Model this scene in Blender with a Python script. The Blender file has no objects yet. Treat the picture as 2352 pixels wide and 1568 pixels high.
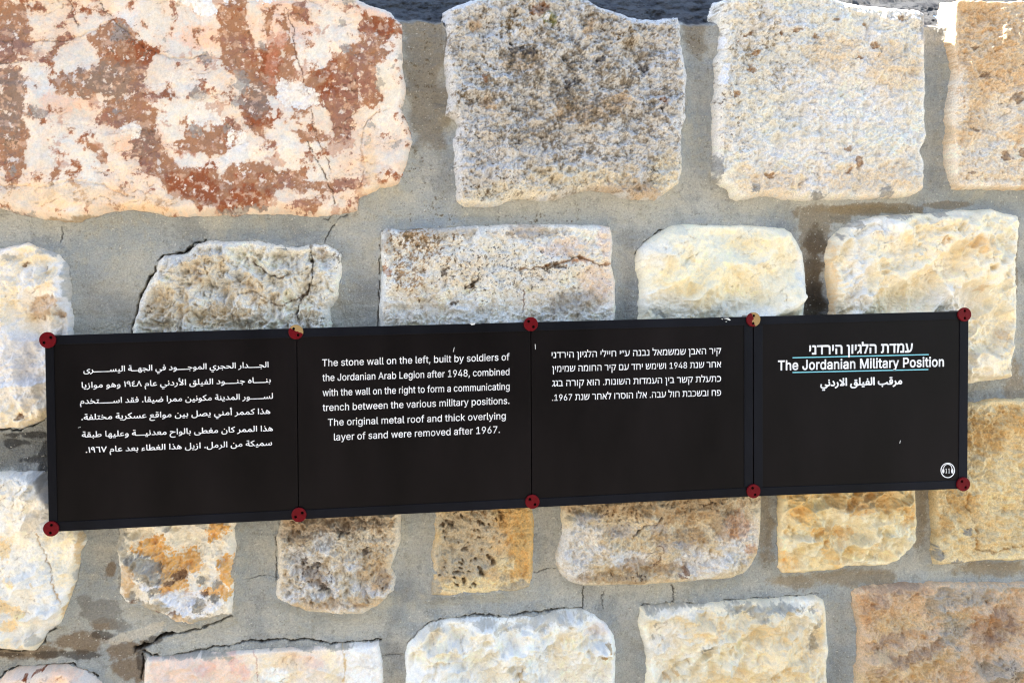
import bpy, bmesh, math
import numpy as np
from mathutils import Vector, Matrix
from mathutils.geometry import tessellate_polygon

scene = bpy.context.scene
COL = scene.collection

# ------------------------------------------------------------------ camera
# world: X along the wall, Y into the wall, Z up.  Wall face y = 0.
PW, PH, FPX = 2352.0, 1568.0, 2500.0        # picture units used for the survey of the wall
SIGN_Y = -0.068                             # front face of the sign
CAM = np.array([-0.27798, SIGN_Y - 1.86348, 1.22033])
C_R = np.array([0.99096868, -0.1322602, -0.02209799])
C_U = np.array([0.02837571, 0.04576973, 0.99854892])
C_F = np.array([0.13105687, 0.99015775, -0.04910935])
cd = bpy.data.cameras.new('camera')
cd.sensor_fit = 'HORIZONTAL'
cd.sensor_width = 36.0
cd.lens = FPX / PW * 36.0
cd.clip_start = 0.05
cd.clip_end = 2000.0
cam = bpy.data.objects.new('camera', cd)
COL.objects.link(cam)
cam.matrix_world = Matrix(((C_R[0], C_U[0], -C_F[0], CAM[0]), (C_R[1], C_U[1], -C_F[1], CAM[1]),
                           (C_R[2], C_U[2], -C_F[2], CAM[2]), (0, 0, 0, 1)))
scene.camera = cam
scene.cycles.filter_width = 1.15

# ------------------------------------------------------------------ light
SUN = np.array([-0.66, 0.14, 0.74])
SUN = SUN / np.linalg.norm(SUN)
world = bpy.data.worlds.new('World')
scene.world = world
world.use_nodes = True
wn = world.node_tree
sky = wn.nodes.new('ShaderNodeTexSky')
sky.sky_type = 'NISHITA'
sky.sun_disc = False
sky.sun_elevation = math.asin(SUN[2])
sky.sun_rotation = math.atan2(SUN[0], SUN[1])
sky.altitude = 700.0
wn.links.new(sky.outputs[0], wn.nodes['Background'].inputs[0])
wn.nodes['Background'].inputs[1].default_value = 0.13
sd = bpy.data.lights.new('sun', 'SUN')
sd.energy = 5.0
sd.angle = math.radians(0.53)
sd.color = (1.0, 0.95, 0.88)
sun = bpy.data.objects.new('sun', sd)
COL.objects.link(sun)
sun.rotation_euler = Vector((-SUN[0], -SUN[1], -SUN[2])).to_track_quat('-Z', 'Y').to_euler()
scene.view_settings.view_transform = 'Standard'
scene.view_settings.look = 'None'
scene.view_settings.gamma = 1.0
scene.view_settings.use_curve_mapping = False
scene.view_settings.exposure = 2.22


# ------------------------------------------------------------------ helpers
def pix(px, py, y):
    """point of the plane Y = y surveyed at picture position px, py"""
    d = C_R * (px - PW / 2) / FPX - C_U * (py - PH / 2) / FPX + C_F
    t = (y - CAM[1]) / d[1]
    return CAM + d * t


def to_pic(X, Y, Z):
    a, b, c = X - CAM[0], Y - CAM[1], Z - CAM[2]
    w = C_F[0] * a + C_F[1] * b + C_F[2] * c
    return (PW / 2 + FPX * (C_R[0] * a + C_R[1] * b + C_R[2] * c) / w,
            PH / 2 - FPX * (C_U[0] * a + C_U[1] * b + C_U[2] * c) / w)


def lin(c):
    c = np.asarray(c, float) / 255.0
    return np.where(c <= 0.04045, c / 12.92, ((c + 0.055) / 1.055) ** 2.4)


_P = {}


def perlin(x, y, seed=0):
    if seed not in _P:
        r = np.random.RandomState(seed + 11)
        p = r.permutation(256)
        a = r.rand(256) * 2 * np.pi
        _P[seed] = (np.concatenate([p, p]), np.cos(a), np.sin(a))
    p, gx, gy = _P[seed]
    xi = np.floor(x).astype(np.int64)
    yi = np.floor(y).astype(np.int64)
    xf = x - xi
    yf = y - yi
    xi &= 255
    yi &= 255
    u = xf * xf * xf * (xf * (xf * 6 - 15) + 10)
    v = yf * yf * yf * (yf * (yf * 6 - 15) + 10)

    def g(i, j, dx, dy):
        h = p[p[(xi + i) & 255] + ((yi + j) & 255)]
        return gx[h] * dx + gy[h] * dy
    a = g(0, 0, xf, yf)
    b = g(1, 0, xf - 1, yf)
    c = g(0, 1, xf, yf - 1)
    d = g(1, 1, xf - 1, yf - 1)
    a = a + u * (b - a)
    c = c + u * (d - c)
    return (a + v * (c - a)) * 1.5


def fbm(x, z, scale, octv=4, seed=0, gain=0.55, ridge=False):
    """fractal noise, feature size `scale` metres, about -1..1"""
    s = 0.0
    amp = 1.0
    tot = 0.0
    f = 1.0 / scale
    for k in range(octv):
        n = perlin(x * f + 17.3 * k, z * f - 9.1 * k, seed + k)
        if ridge:
            n = 1.0 - 2.0 * np.abs(n) * 1.4
        s = s + n * amp
        tot += amp
        amp *= gain
        f *= 2.03
    return s / tot * (1.0 if ridge else 1.5)


def scoops(x, z, scale, seed=0, k=1.0, off=0.5, aniso=1.0, rot=0.0):
    """overlapping shallow flake scars: min of paraboloids on a jittered lattice; returns height and id noise"""
    r = np.random.RandomState(seed + 500)
    T = r.rand(64, 64, 4)
    c, s = math.cos(rot), math.sin(rot)
    u = (x * c + z * s) / scale
    v = (-x * s + z * c) / scale * aniso
    ui = np.floor(u).astype(int)
    vi = np.floor(v).astype(int)
    best = np.full(x.shape, 1e9)
    ident = np.zeros(x.shape)
    for i in (-1, 0, 1):
        for j in (-1, 0, 1):
            t = T[(ui + i) & 63, (vi + j) & 63]
            du = u - (ui + i + t[..., 0])
            dv = v - (vi + j + t[..., 1])
            h = k * (du * du + dv * dv) + off * t[..., 2] + 0.35 * (t[..., 3] - 0.5) * (du + dv)
            m = h < best
            best = np.where(m, h, best)
            ident = np.where(m, t[..., 3], ident)
    return best, ident


def sstep(a, b, x):
    t = np.clip((x - a) / (b - a), 0, 1)
    return t * t * (3 - 2 * t)


def mixc(col, c, m):
    """mix array colour with an sRGB colour by mask"""
    c = lin(c)
    return col + (c - col) * m[..., None]


def seg_dist(X, Z, pts):
    D = np.full(X.shape, 9.0)
    for (ax, az), (bx, bz) in zip(pts[:-1], pts[1:]):
        ex, ez = bx - ax, bz - az
        L = ex * ex + ez * ez + 1e-12
        t = np.clip(((X - ax) * ex + (Z - az) * ez) / L, 0, 1)
        D = np.minimum(D, np.hypot(X - ax - t * ex, Z - az - t * ez))
    return D


def poly_sdf(X, Z, pts):
    D = seg_dist(X, Z, pts + pts[:1])
    ins = np.zeros(X.shape, bool)
    for (ax, az), (bx, bz) in zip(pts, pts[1:] + pts[:1]):
        if az == bz:
            continue
        ins ^= ((az > Z) != (bz > Z)) & (X < (bx - ax) * (Z - az) / (bz - az) + ax)
    return np.where(ins, D, -D)


def blobs(px, py, lst):
    """field of soft ellipses given as (x, y, rx, ry[, angle]) in survey units: 1 in the middle, 0 at the rim, negative outside"""
    F = np.full(px.shape, -3.0)
    for b in lst:
        a = math.radians(b[4]) if len(b) > 4 else 0.0
        dx, dy = px - b[0], py - b[1]
        u = (dx * math.cos(a) + dy * math.sin(a)) / b[2]
        v = (-dx * math.sin(a) + dy * math.cos(a)) / b[3]
        F = np.maximum(F, 1.0 - np.sqrt(u * u + v * v))
    return F


def link(o, parent=None):
    COL.objects.link(o)
    if parent is not None:
        o.parent = parent
    return o


def grid_mesh(name, xs, zs, Yv, keep, colr, mat, parent, label=None):
    """height-field mesh on the wall plane (only the vertices flagged in keep), with a colour per vertex"""
    nz, nx = Yv.shape
    q = keep[:-1, :-1] & keep[1:, :-1] & keep[:-1, 1:] & keep[1:, 1:]
    used = np.zeros((nz, nx), bool)
    used[:-1, :-1] |= q
    used[1:, :-1] |= q
    used[:-1, 1:] |= q
    used[1:, 1:] |= q
    idx = np.full((nz, nx), -1, np.int64)
    n = int(used.sum())
    idx[used] = np.arange(n)
    XX, ZZ = np.meshgrid(xs, zs)
    co = np.stack([XX[used], Yv[used], ZZ[used]], 1).astype(np.float32)
    f = np.stack([idx[:-1, :-1][q], idx[:-1, 1:][q], idx[1:, 1:][q], idx[1:, :-1][q]], 1).astype(np.int32)
    me = bpy.data.meshes.new(name)
    me.vertices.add(n)
    me.vertices.foreach_set('co', co.ravel())
    me.loops.add(f.size)
    me.loops.foreach_set('vertex_index', f.ravel())
    me.polygons.add(len(f))
    me.polygons.foreach_set('loop_start', np.arange(0, f.size, 4, dtype=np.int32))
    me.polygons.foreach_set('loop_total', np.full(len(f), 4, np.int32))
    me.polygons.foreach_set('use_smooth', np.ones(len(f), bool))
    me.update(calc_edges=True)
    at = me.color_attributes.new('tint', 'FLOAT_COLOR', 'POINT')
    c4 = np.ones((n, 4), np.float32)
    c4[:, :3] = np.clip(colr[used], 0.003, 0.92)
    at.data.foreach_set('color', c4.ravel())
    me.materials.append(mat)
    o = bpy.data.objects.new(name, me)
    if label:
        o['label'] = label
    return link(o, parent)


def node_mat(name, rough=0.8, spec=0.3):
    m = bpy.data.materials.new(name)
    m.use_nodes = True
    b = m.node_tree.nodes['Principled BSDF']
    b.inputs['Roughness'].default_value = rough
    b.inputs['Specular IOR Level'].default_value = spec
    return m, m.node_tree, b


def stone_mat(name, bump, fine, grain, rough=0.88):
    """colour attribute x fine mineral grain, plus a grain bump"""
    m, nt, b = node_mat(name, rough, 0.2)
    at = nt.nodes.new('ShaderNodeAttribute')
    at.attribute_name = 'tint'
    tc = nt.nodes.new('ShaderNodeTexCoord')
    n1 = nt.nodes.new('ShaderNodeTexNoise')
    n1.inputs['Scale'].default_value = fine
    n1.inputs['Detail'].default_value = 5
    n1.inputs['Roughness'].default_value = 0.65
    nt.links.new(tc.outputs['Object'], n1.inputs['Vector'])
    mr = nt.nodes.new('ShaderNodeMapRange')
    mr.inputs[1].default_value = 0.3
    mr.inputs[2].default_value = 0.7
    mr.inputs[3].default_value = 1.0 - grain
    mr.inputs[4].default_value = 1.0 + grain
    nt.links.new(n1.outputs[0], mr.inputs[0])
    mx = nt.nodes.new('ShaderNodeVectorMath')
    mx.operation = 'SCALE'
    nt.links.new(at.outputs['Color'], mx.inputs[0])
    nt.links.new(mr.outputs[0], mx.inputs['Scale'])
    nt.links.new(mx.outputs[0], b.inputs['Base Color'])
    bp = nt.nodes.new('ShaderNodeBump')
    bp.inputs['Strength'].default_value = bump
    bp.inputs['Distance'].default_value = 0.004
    nt.links.new(n1.outputs[0], bp.inputs['Height'])
    nt.links.new(bp.outputs[0], b.inputs['Normal'])
    return m


# ------------------------------------------------------------------ ground (limestone paving, reaches the horizon)
gm, gnt, gb = node_mat('paving', 0.85, 0.2)
tc = gnt.nodes.new('ShaderNodeTexCoord')
br = gnt.nodes.new('ShaderNodeTexBrick')
br.inputs['Scale'].default_value = 1.6
br.inputs['Color1'].default_value = (0.38, 0.34, 0.275, 1)
br.inputs['Color2'].default_value = (0.34, 0.30, 0.245, 1)
br.inputs['Mortar'].default_value = (0.25, 0.21, 0.16, 1)
br.inputs['Mortar Size'].default_value = 0.015
gnt.links.new(tc.outputs['Object'], br.inputs['Vector'])
gnt.links.new(br.outputs[0], gb.inputs['Base Color'])
me = bpy.data.meshes.new('ground')
me.from_pydata([(-600, -600, 0), (600, -600, 0), (600, 600, 0), (-600, 600, 0)], [], [(0, 1, 2, 3)])
me.materials.append(gm)
ground = link(bpy.data.objects.new('ground', me))
ground['kind'] = 'structure'

# ------------------------------------------------------------------ the stone wall
wall = bpy.data.objects.new('stone_wall', None)
link(wall)
wall['label'] = 'shaded wall of rough cream limestone blocks in grey mortar behind the black sign'
wall['category'] = 'wall'

M_SMOOTH = stone_mat('limestone_smooth', 0.4, 420.0, 0.11)
M_ROUGH = stone_mat('limestone_rough', 0.9, 330.0, 0.24)
M_MORTAR = stone_mat('lime_mortar', 1.0, 380.0, 0.24)

# survey grid: fine where the photograph looks, coarser beyond it
PITCH = 0.0012


def axis(lo, a, b, hi):
    mid = np.arange(a, b, PITCH)
    def grow(start, end, sgn):
        out, s, p = [], PITCH, start
        while (end - p) * sgn > 0:
            s = min(s * 1.25, 0.010)
            p = p + sgn * s
            out.append(p)
        return out
    return np.array(grow(mid[0], lo, -1)[::-1] + list(mid) + grow(mid[-1], hi, 1))


_c = [pix(x, y, 0.0) for x, y in ((-25, -25), (2377, -25), (-25, 1593), (2377, 1593))]
GX = axis(-2.6, min(_c[0][0], _c[2][0]), max(_c[1][0], _c[3][0]), 2.6)
GZ = axis(-0.02, min(_c[2][2], _c[3][2]), max(_c[0][2], _c[1][2]), 1.98)
XX, ZZ = np.meshgrid(GX, GZ)
STEP = np.maximum(np.gradient(GX)[None, :], np.gradient(GZ)[:, None])   # local grid step
TOPZ = pix(970, 52, 0.0)[2]                 # where the face turns over into the ledge
BEST = np.full(XX.shape, -1.0)              # signed distance to the nearest stone

STONES = []                                 # (key, outline in survey units, options)


def stone(key, pts, **kw):
    STONES.append((key, pts, kw))


stone('S1', [(-260, -40), (800, -25), (822, 0), (892, 26), (925, 57), (929, 167), (936, 211), (923, 250), (936, 281), (949, 325), (936, 373),
             (916, 424), (874, 435), (826, 459), (822, 485), (747, 501), (640, 497), (527, 497), (439, 500), (395, 501), (308, 485),
             (246, 492), (185, 512), (88, 503), (26, 488), (-40, 466), (-260, 480)],
      h=0.026, r=0.014, rough=0.0025, label='large cream stone block blotched with rust red patches at top left')
stone('S2', [(1022, 48), (1026, 25), (1044, 16), (1081, 2), (1136, -8), (1191, -16), (1320, -14), (1348, 0), (1381, 18), (1411, 29), (1462, 46),
             (1502, 48), (1535, 42), (1557, 40), (1564, 110), (1577, 176), (1573, 275), (1564, 300), (1566, 366), (1568, 395), (1559, 421),
             (1527, 447), (1505, 461), (1432, 458), (1403, 445), (1366, 439), (1352, 438), (1293, 454), (1249, 463), (1213, 458), (1176, 460),
             (1143, 472), (1114, 476), (1066, 476), (1048, 465), (1044, 432), (1040, 366), (1037, 330), (1051, 289), (1044, 278), (1022, 264),
             (1028, 220), (1022, 165), (1020, 121), (1024, 92)],
      h=0.032, r=0.016, rough=0.003, mat='rough', label='grey stone block covered in olive and grey lichen')
stone('S3', [(1641, 34), (1652, 4), (1710, -12), (1747, -18), (1880, -14), (1935, 6), (1990, 16), (2060, 20), (2100, 24), (2119, 34), (2119, 146), (2120, 220), (2119, 278),
             (2124, 315), (2109, 348), (2117, 374), (2115, 439), (2091, 452), (2025, 456), (1967, 461), (1912, 460), (1820, 461), (1776, 456),
             (1747, 452), (1696, 460), (1681, 454), (1670, 439), (1637, 414), (1632, 395), (1633, 330), (1632, 256), (1637, 205), (1637, 146),
             (1648, 117), (1652, 73)],
      h=0.030, r=0.013, rough=0.0025, mat='rough', label='square cream stone block speckled with grey lichen along its upper left')
stone('S4', [(2182, 4), (2176, 22), (2170, 121), (2179, 176), (2170, 234), (2166, 286), (2170, 330), (2168, 370), (2173, 410), (2183, 436),
             (2241, 440), (2296, 438), (2420, 440), (2560, 444), (2560, -2), (2420, 6), (2300, 8), (2230, 6)],
      h=0.036, r=0.007, rough=0.0035, mat='rough', label='peach coloured stone block with vertical chisel marks in the top right corner')
stone('B1', [(-200, 575), (0, 570), (29, 563), (62, 556), (99, 567), (135, 576), (150, 596), (163, 609), (167, 653), (170, 708), (168, 760),
             (165, 860), (150, 930), (104, 962), (55, 986), (0, 985), (-200, 975)],
      h=0.022, r=0.012, rough=0.0025, label='cream stone block left of the sign with a tan hollow')
stone('B2', [(300, 800), (306, 745), (316, 715), (320, 690), (331, 671), (343, 649), (359, 620), (363, 602), (376, 589), (399, 585), (432, 578),
             (450, 561), (472, 551), (491, 552), (542, 553), (593, 550), (637, 561), (681, 567), (714, 558), (747, 559), (773, 572), (787, 583),
             (784, 642), (780, 682), (762, 708), (764, 744), (755, 800)],
      h=0.020, r=0.010, rough=0.003, mat='rough', label='craggy tan dome shaped stone block above the Arabic panel')
stone('B3', [(873, 532), (888, 521), (925, 526), (969, 523), (1031, 520), (1097, 517), (1170, 514), (1262, 514), (1353, 515), (1404, 519), (1408, 561),
             (1406, 609), (1414, 645), (1414, 693), (1412, 740), (1412, 790), (873, 790), (868, 708), (873, 671), (879, 616), (873, 580)],
      h=0.022, r=0.009, rough=0.002, mat='rough', label='pale pink stone block with dark speckles and a ledge crack')
stone('B4', [(1459, 600), (1463, 576), (1480, 558), (1502, 541), (1521, 530), (1546, 515), (1586, 514), (1674, 516), (1754, 517), (1802, 523),
             (1816, 532), (1831, 554), (1844, 580), (1849, 616), (1851, 653), (1848, 693), (1846, 722), (1844, 780), (1463, 790), (1461, 700),
             (1464, 650), (1457, 620)],
      h=0.028, r=0.022, rough=0.0015, label='smooth cream stone block with rounded top corners')
stone('B5', [(1897, 569), (1908, 547), (1922, 531), (1948, 512), (2010, 495), (2062, 491), (2150, 487), (2193, 482), (2274, 478), (2290, 485),
             (2333, 494), (2340, 513), (2334, 545), (2329, 580), (2329, 642), (2331, 693), (2329, 744), (2327, 800), (2318, 836), (2311, 871),
             (2260, 876), (2223, 883), (2160, 888), (1960, 870), (1903, 800), (1899, 722), (1897, 650), (1893, 600)],
      h=0.034, r=0.020, rough=0.002, label='large flaked cream stone block behind the upper right corner of the sign')
stone('C5', [(2137, 1000), (2160, 950), (2200, 930), (2223, 920), (2252, 917), (2289, 911), (2352, 913), (2560, 915), (2560, 1290), (2352, 1285),
             (2307, 1287), (2263, 1285), (2205, 1292), (2155, 1296), (2140, 1293), (2138, 1261), (2143, 1225), (2136, 1182), (2135, 1125)],
      h=0.026, r=0.009, rough=0.002, mat='rough', label='yellow tooled stone block behind the lower right corner of the sign')
stone('C0', [(-220, 1085), (0, 1082), (70, 1079), (103, 1081), (118, 1110), (155, 1170), (195, 1222), (203, 1240), (190, 1265), (188, 1300),
             (178, 1345), (160, 1390), (140, 1433), (112, 1447), (99, 1474), (84, 1492), (37, 1490), (-220, 1484)],
      h=0.030, r=0.014, rough=0.002, label='bluish white stone block below the lower left corner of the sign')
stone('C1', [(272, 1180), (267, 1258), (272, 1323), (270, 1362), (293, 1388), (340, 1400), (381, 1418), (403, 1432), (439, 1436), (487, 1420),
             (534, 1411), (542, 1378), (540, 1323), (546, 1269), (549, 1180)],
      h=0.014, r=0.014, rough=0.003, label='white stone block stained orange with grey mortar smears')
stone('C2', [(647, 1165), (643, 1200), (633, 1232), (637, 1285), (636, 1323), (630, 1367), (645, 1381), (671, 1393), (715, 1406), (762, 1411),
             (832, 1411), (853, 1402), (885, 1378), (908, 1355), (911, 1326), (899, 1302), (911, 1273), (923, 1235), (924, 1165)],
      h=0.020, r=0.014, rough=0.003, mat='rough', label='rough tan and white stone block under the English panel')
stone('C3', [(996, 1150), (996, 1226), (989, 1273), (993, 1328), (989, 1367), (1028, 1369), (1087, 1364), (1131, 1361), (1184, 1358), (1219, 1349),
             (1225, 1314), (1228, 1241), (1226, 1140)],
      h=0.014, r=0.010, rough=0.002, mat='rough', label='small pitted stone block with an orange right edge')
stone('C4', [(1278, 1120), (1284, 1165), (1289, 1226), (1276, 1273), (1279, 1296), (1288, 1317), (1304, 1334), (1330, 1343), (1359, 1345),
             (1412, 1343), (1471, 1342), (1529, 1339), (1588, 1334), (1632, 1330), (1676, 1327), (1705, 1317), (1726, 1296), (1737, 1273),
             (1743, 1247), (1746, 1197), (1748, 1110)],
      h=0.030, r=0.016, rough=0.002, mat='rough', label='long tan stone block with shade painted along its top under the Hebrew panel')
stone('C4b', [(1790, 1105), (1785, 1182), (1783, 1226), (1780, 1285), (1782, 1302), (1795, 1315), (1839, 1314), (1874, 1311), (1921, 1307), (1938, 1301),
              (1985, 1299), (2032, 1298), (2058, 1285), (2082, 1264), (2099, 1238), (2104, 1197), (2101, 1153), (2099, 1100)],
      h=0.026, r=0.012, rough=0.002, label='yellow stone block with an orange diagonal streak')
stone('D0', [(-220, 1580), (0, 1560), (18, 1540), (48, 1530), (110, 1529), (161, 1525), (195, 1536), (220, 1551), (238, 1568), (258, 1620), (258, 1790), (-220, 1790)],
      h=0.024, r=0.014, rough=0.0015, label='pale pink stone block with a rust stain in the bottom left corner')
stone('D1', [(326, 1790), (328, 1600), (330, 1525), (338, 1507), (430, 1503), (500, 1497), (574, 1491), (662, 1487), (735, 1482), (803, 1477), (870, 1474),
             (873, 1490), (880, 1519), (882, 1600), (885, 1790)],
      h=0.016, r=0.007, rough=0.0015, label='pinkish cream stone block with a pale right end at the bottom edge')
stone('D2', [(930, 1790), (932, 1600), (930, 1501), (937, 1475), (961, 1449), (990, 1427), (1028, 1419), (1102, 1414), (1160, 1414), (1233, 1409),
             (1289, 1400), (1336, 1397), (1365, 1408), (1397, 1434), (1412, 1457), (1416, 1490), (1413, 1600), (1413, 1790)],
      h=0.026, r=0.020, rough=0.0015, label='bright white flaked stone block with rounded top corners at the bottom edge')
stone('D3', [(1478, 1790), (1479, 1568), (1482, 1490), (1471, 1460), (1463, 1425), (1468, 1392), (1515, 1387), (1588, 1383), (1692, 1375), (1780, 1370),
             (1839, 1367), (1874, 1364), (1891, 1375), (1897, 1402), (1899, 1446), (1902, 1490), (1897, 1519), (1900, 1600), (1900, 1790)],
      h=0.024, r=0.012, rough=0.0015, label='warm cream flaked stone block with small grey spots at the bottom edge')
stone('D4', [(1959, 1790), (1959, 1568), (1965, 1475), (1965, 1425), (1956, 1387), (1953, 1358), (1962, 1347), (2000, 1340), (2073, 1337), (2161, 1334),
             (2250, 1334), (2352, 1334), (2560, 1334), (2560, 1790)],
      h=0.024, r=0.012, rough=0.0025, mat='rough', label='brown weathered stone block in the bottom right corner')
# the same masonry carried on beyond the picture
for x0, x1, y0, y1 in ((-700, -310, -30, 300), (-640, -320, 340, 560), (-620, -260, 610, 960), (-700, -290, 1010, 1260), (-640, -280, 1300, 1500), (-700, -290, 1560, 1800),
                       (2625, 3000, -30, 440), (2420, 2760, 500, 870), (2810, 3100, 500, 900), (2620, 3050, 930, 1290), (2620, 3000, 1340, 1780),
                       (-300, 150, 1850, 2150), (210, 560, 1840, 2180), (620, 1080, 1850, 2170), (1140, 1500, 1840, 2160), (1560, 2050, 1850, 2180), (2110, 2600, 1850, 2150)):
    w, hh = x1 - x0, y1 - y0
    c = 0.10 * min(w, hh)
    stone('X', [(x0 + c, y0), (x0 + w * .4, y0 + 6), (x1 - c, y0 + 2), (x1, y0 + c), (x1 - 5, y0 + hh * .5), (x1, y1 - c), (x1 - c, y1), (x0 + w * .5, y1 - 6),
                (x0 + c, y1), (x0, y1 - c), (x0 + 5, y0 + hh * .4), (x0, y0 + c)], h=0.024, r=0.014, rough=0.003)


# strokes on stones: (stone key, survey polyline, half width m, depth m, colour or None)
STROKES = [
    ('S1', [(250, 40), (300, 82), (350, 122), (400, 134), (445, 135), (470, 125)], 0.0022, 0.0035, None),
    ('S1', [(80, 96), (140, 92), (190, 82), (235, 60), (262, 48)], 0.0022, 0.0030, None),
    ('S1', [(158, 0), (166, 24), (170, 45), (182, 58)], 0.0012, 0.003, (120, 90, 75)),
    ('S1', [(232, 5), (243, 30), (258, 38)], 0.0012, 0.003, (110, 80, 70)),
    ('S1', [(0, 430), (60, 428), (110, 432), (170, 415), (240, 428), (300, 450)], 0.0028, 0.0030, None),
    ('S1', [(705, 327), (725, 362), (745, 400), (762, 440), (768, 466)], 0.0015, 0.004, (95, 70, 50)),
    ('S1', [(655, 20), (672, 60), (683, 130), (700, 190), (712, 240), (720, 290), (740, 345), (757, 385), (760, 412)], 0.0011, 0.003, (135, 95, 75)),
    ('S1', [(830, 430), (834, 360), (830, 320), (845, 275), (870, 255), (900, 248)], 0.0026, 0.004, None),
    ('B2', [(714, 562), (717, 600), (714, 640), (708, 668), (690, 690), (683, 700), (682, 735)], 0.0024, 0.010, (120, 105, 85)),
    ('B2', [(580, 600), (610, 625), (640, 640), (660, 632)], 0.0028, 0.008, (160, 135, 105)),
    ('B2', [(600, 690), (640, 700), (680, 690), (705, 670)], 0.0022, 0.006, (160, 135, 105)),
    ('B2', [(540, 640), (550, 680), (575, 665), (620, 690)], 0.0025, 0.007, None),
    ('B2', [(470, 600), (485, 660), (478, 710), (500, 745)], 0.0030, 0.008, None),
    ('B3', [(1196, 620), (1255, 612), (1300, 600), (1330, 590), (1352, 600), (1380, 608), (1404, 606)], 0.0032, 0.007, (170, 130, 90)),
    ('B3', [(1070, 658), (1085, 650), (1096, 643)], 0.0050, 0.009, (60, 45, 35)),  # hollow with the shade under its overhanging lip painted in
    ('B3', [(1198, 660), (1204, 690), (1200, 720)], 0.0015, 0.004, (150, 110, 90)),
    ('B4', [(1570, 597), (1585, 588), (1600, 582)], 0.0018, 0.004, None),
    ('C0', [(85, 1225), (110, 1290), (130, 1350), (146, 1400)], 0.0020, 0.004, (205, 175, 130)),
    ('C0', [(30, 1095), (60, 1110), (40, 1140), (70, 1125), (85, 1112)], 0.0020, 0.004, None),
    ('C4', [(1478, 1282), (1500, 1262), (1518, 1252), (1524, 1265), (1512, 1285), (1494, 1298), (1482, 1303), (1506, 1293)], 0.0014, 0.003, (120, 85, 65)),
    ('C4', [(1455, 1230), (1475, 1205), (1505, 1200), (1515, 1182)], 0.0030, 0.006, (120, 110, 105)),
    ('C5', [(2222, 1128), (2225, 1180), (2238, 1215), (2240, 1260)], 0.0035, 0.006, (205, 160, 95)),
    ('C5', [(2242, 1262), (2290, 1266), (2350, 1252)], 0.0030, 0.005, (190, 150, 95)),
    ('D2', [(1230, 1515), (1240, 1498), (1270, 1500), (1290, 1508)], 0.0020, 0.004, None),
    ('D2', [(1195, 1545), (1200, 1520), (1190, 1568)], 0.0028, 0.006, (215, 195, 160)),
    ('D1', [(580, 1490), (590, 1530), (592, 1568)], 0.0014, 0.002, (200, 150, 130)),
    ('D1', [(786, 1480), (792, 1520), (790, 1568)], 0.0030, 0.002, (215, 185, 130)),
]
STROKES = [(k, [(pix(x, y, -0.02)[0], pix(x, y, -0.02)[2]) for x, y in pl], w, d, c) for k, pl, w, d, c in STROKES]


RUST = [
    [(-60, -20), (50, 20), (65, 40), (68, 80), (80, 110), (75, 140), (50, 148), (20, 145), (-60, 150)],
    [(-60, 150), (40, 160), (70, 195), (75, 215), (55, 240), (65, 300), (68, 330), (60, 400), (40, 415), (20, 400), (-60, 360)],
    [(205, 95), (240, 55), (290, 62), (335, 100), (348, 125), (342, 165), (328, 195), (330, 215), (250, 225), (190, 225), (135, 215), (130, 185), (165, 168), (215, 165), (235, 130), (225, 105)],
    [(240, 235), (270, 215), (330, 215), (345, 240), (370, 260), (350, 300), (380, 345), (400, 375), (450, 390), (500, 395), (540, 385), (575, 370), (620, 380), (630, 420),
     (625, 470), (600, 485), (540, 480), (460, 480), (455, 450), (400, 465), (380, 440), (350, 400), (330, 370), (300, 330), (310, 300), (265, 290), (235, 285), (240, 260)],
    [(515, 20), (545, -10), (565, -10), (562, 60), (580, 110), (640, 110), (680, 100), (680, 190), (640, 210), (630, 230), (600, 220), (580, 190), (545, 190), (505, 140), (510, 60)],
    [(430, 270), (480, 300), (520, 270), (560, 290), (560, 320), (510, 360), (440, 350), (380, 330), (430, 320)],
    [(560, 210), (600, 200), (620, 240), (630, 300), (610, 320), (570, 300), (555, 260)],
    [(700, 190), (760, 150), (830, 95), (870, 100), (885, 130), (870, 150), (860, 200), (875, 225), (860, 250), (830, 240), (800, 270), (800, 320), (775, 330), (760, 290), (745, 250), (710, 230)],
    [(835, 35), (880, 40), (920, 60), (905, 85), (860, 100), (830, 80)],
    [(670, 250), (715, 240), (715, 260), (700, 272), (675, 270)],
    [(665, 297), (745, 308), (765, 332), (690, 318)],
    [(635, 408), (700, 392), (700, 422), (770, 418), (820, 413), (815, 432), (700, 442), (640, 437)],
    [(122, 92), (147, 92), (138, 132), (123, 127)], [(128, 383), (152, 366), (142, 402), (126, 418)], [(208, 328), (237, 343), (237, 377), (213, 367)], [(683, 463), (732, 468), (727, 492), (688, 492)],
    [(675, 20), (700, 15), (705, 45), (685, 60)], [(600, 30), (625, 40), (620, 80), (605, 80)], [(655, 60), (672, 70), (668, 130), (650, 120)],
]


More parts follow.
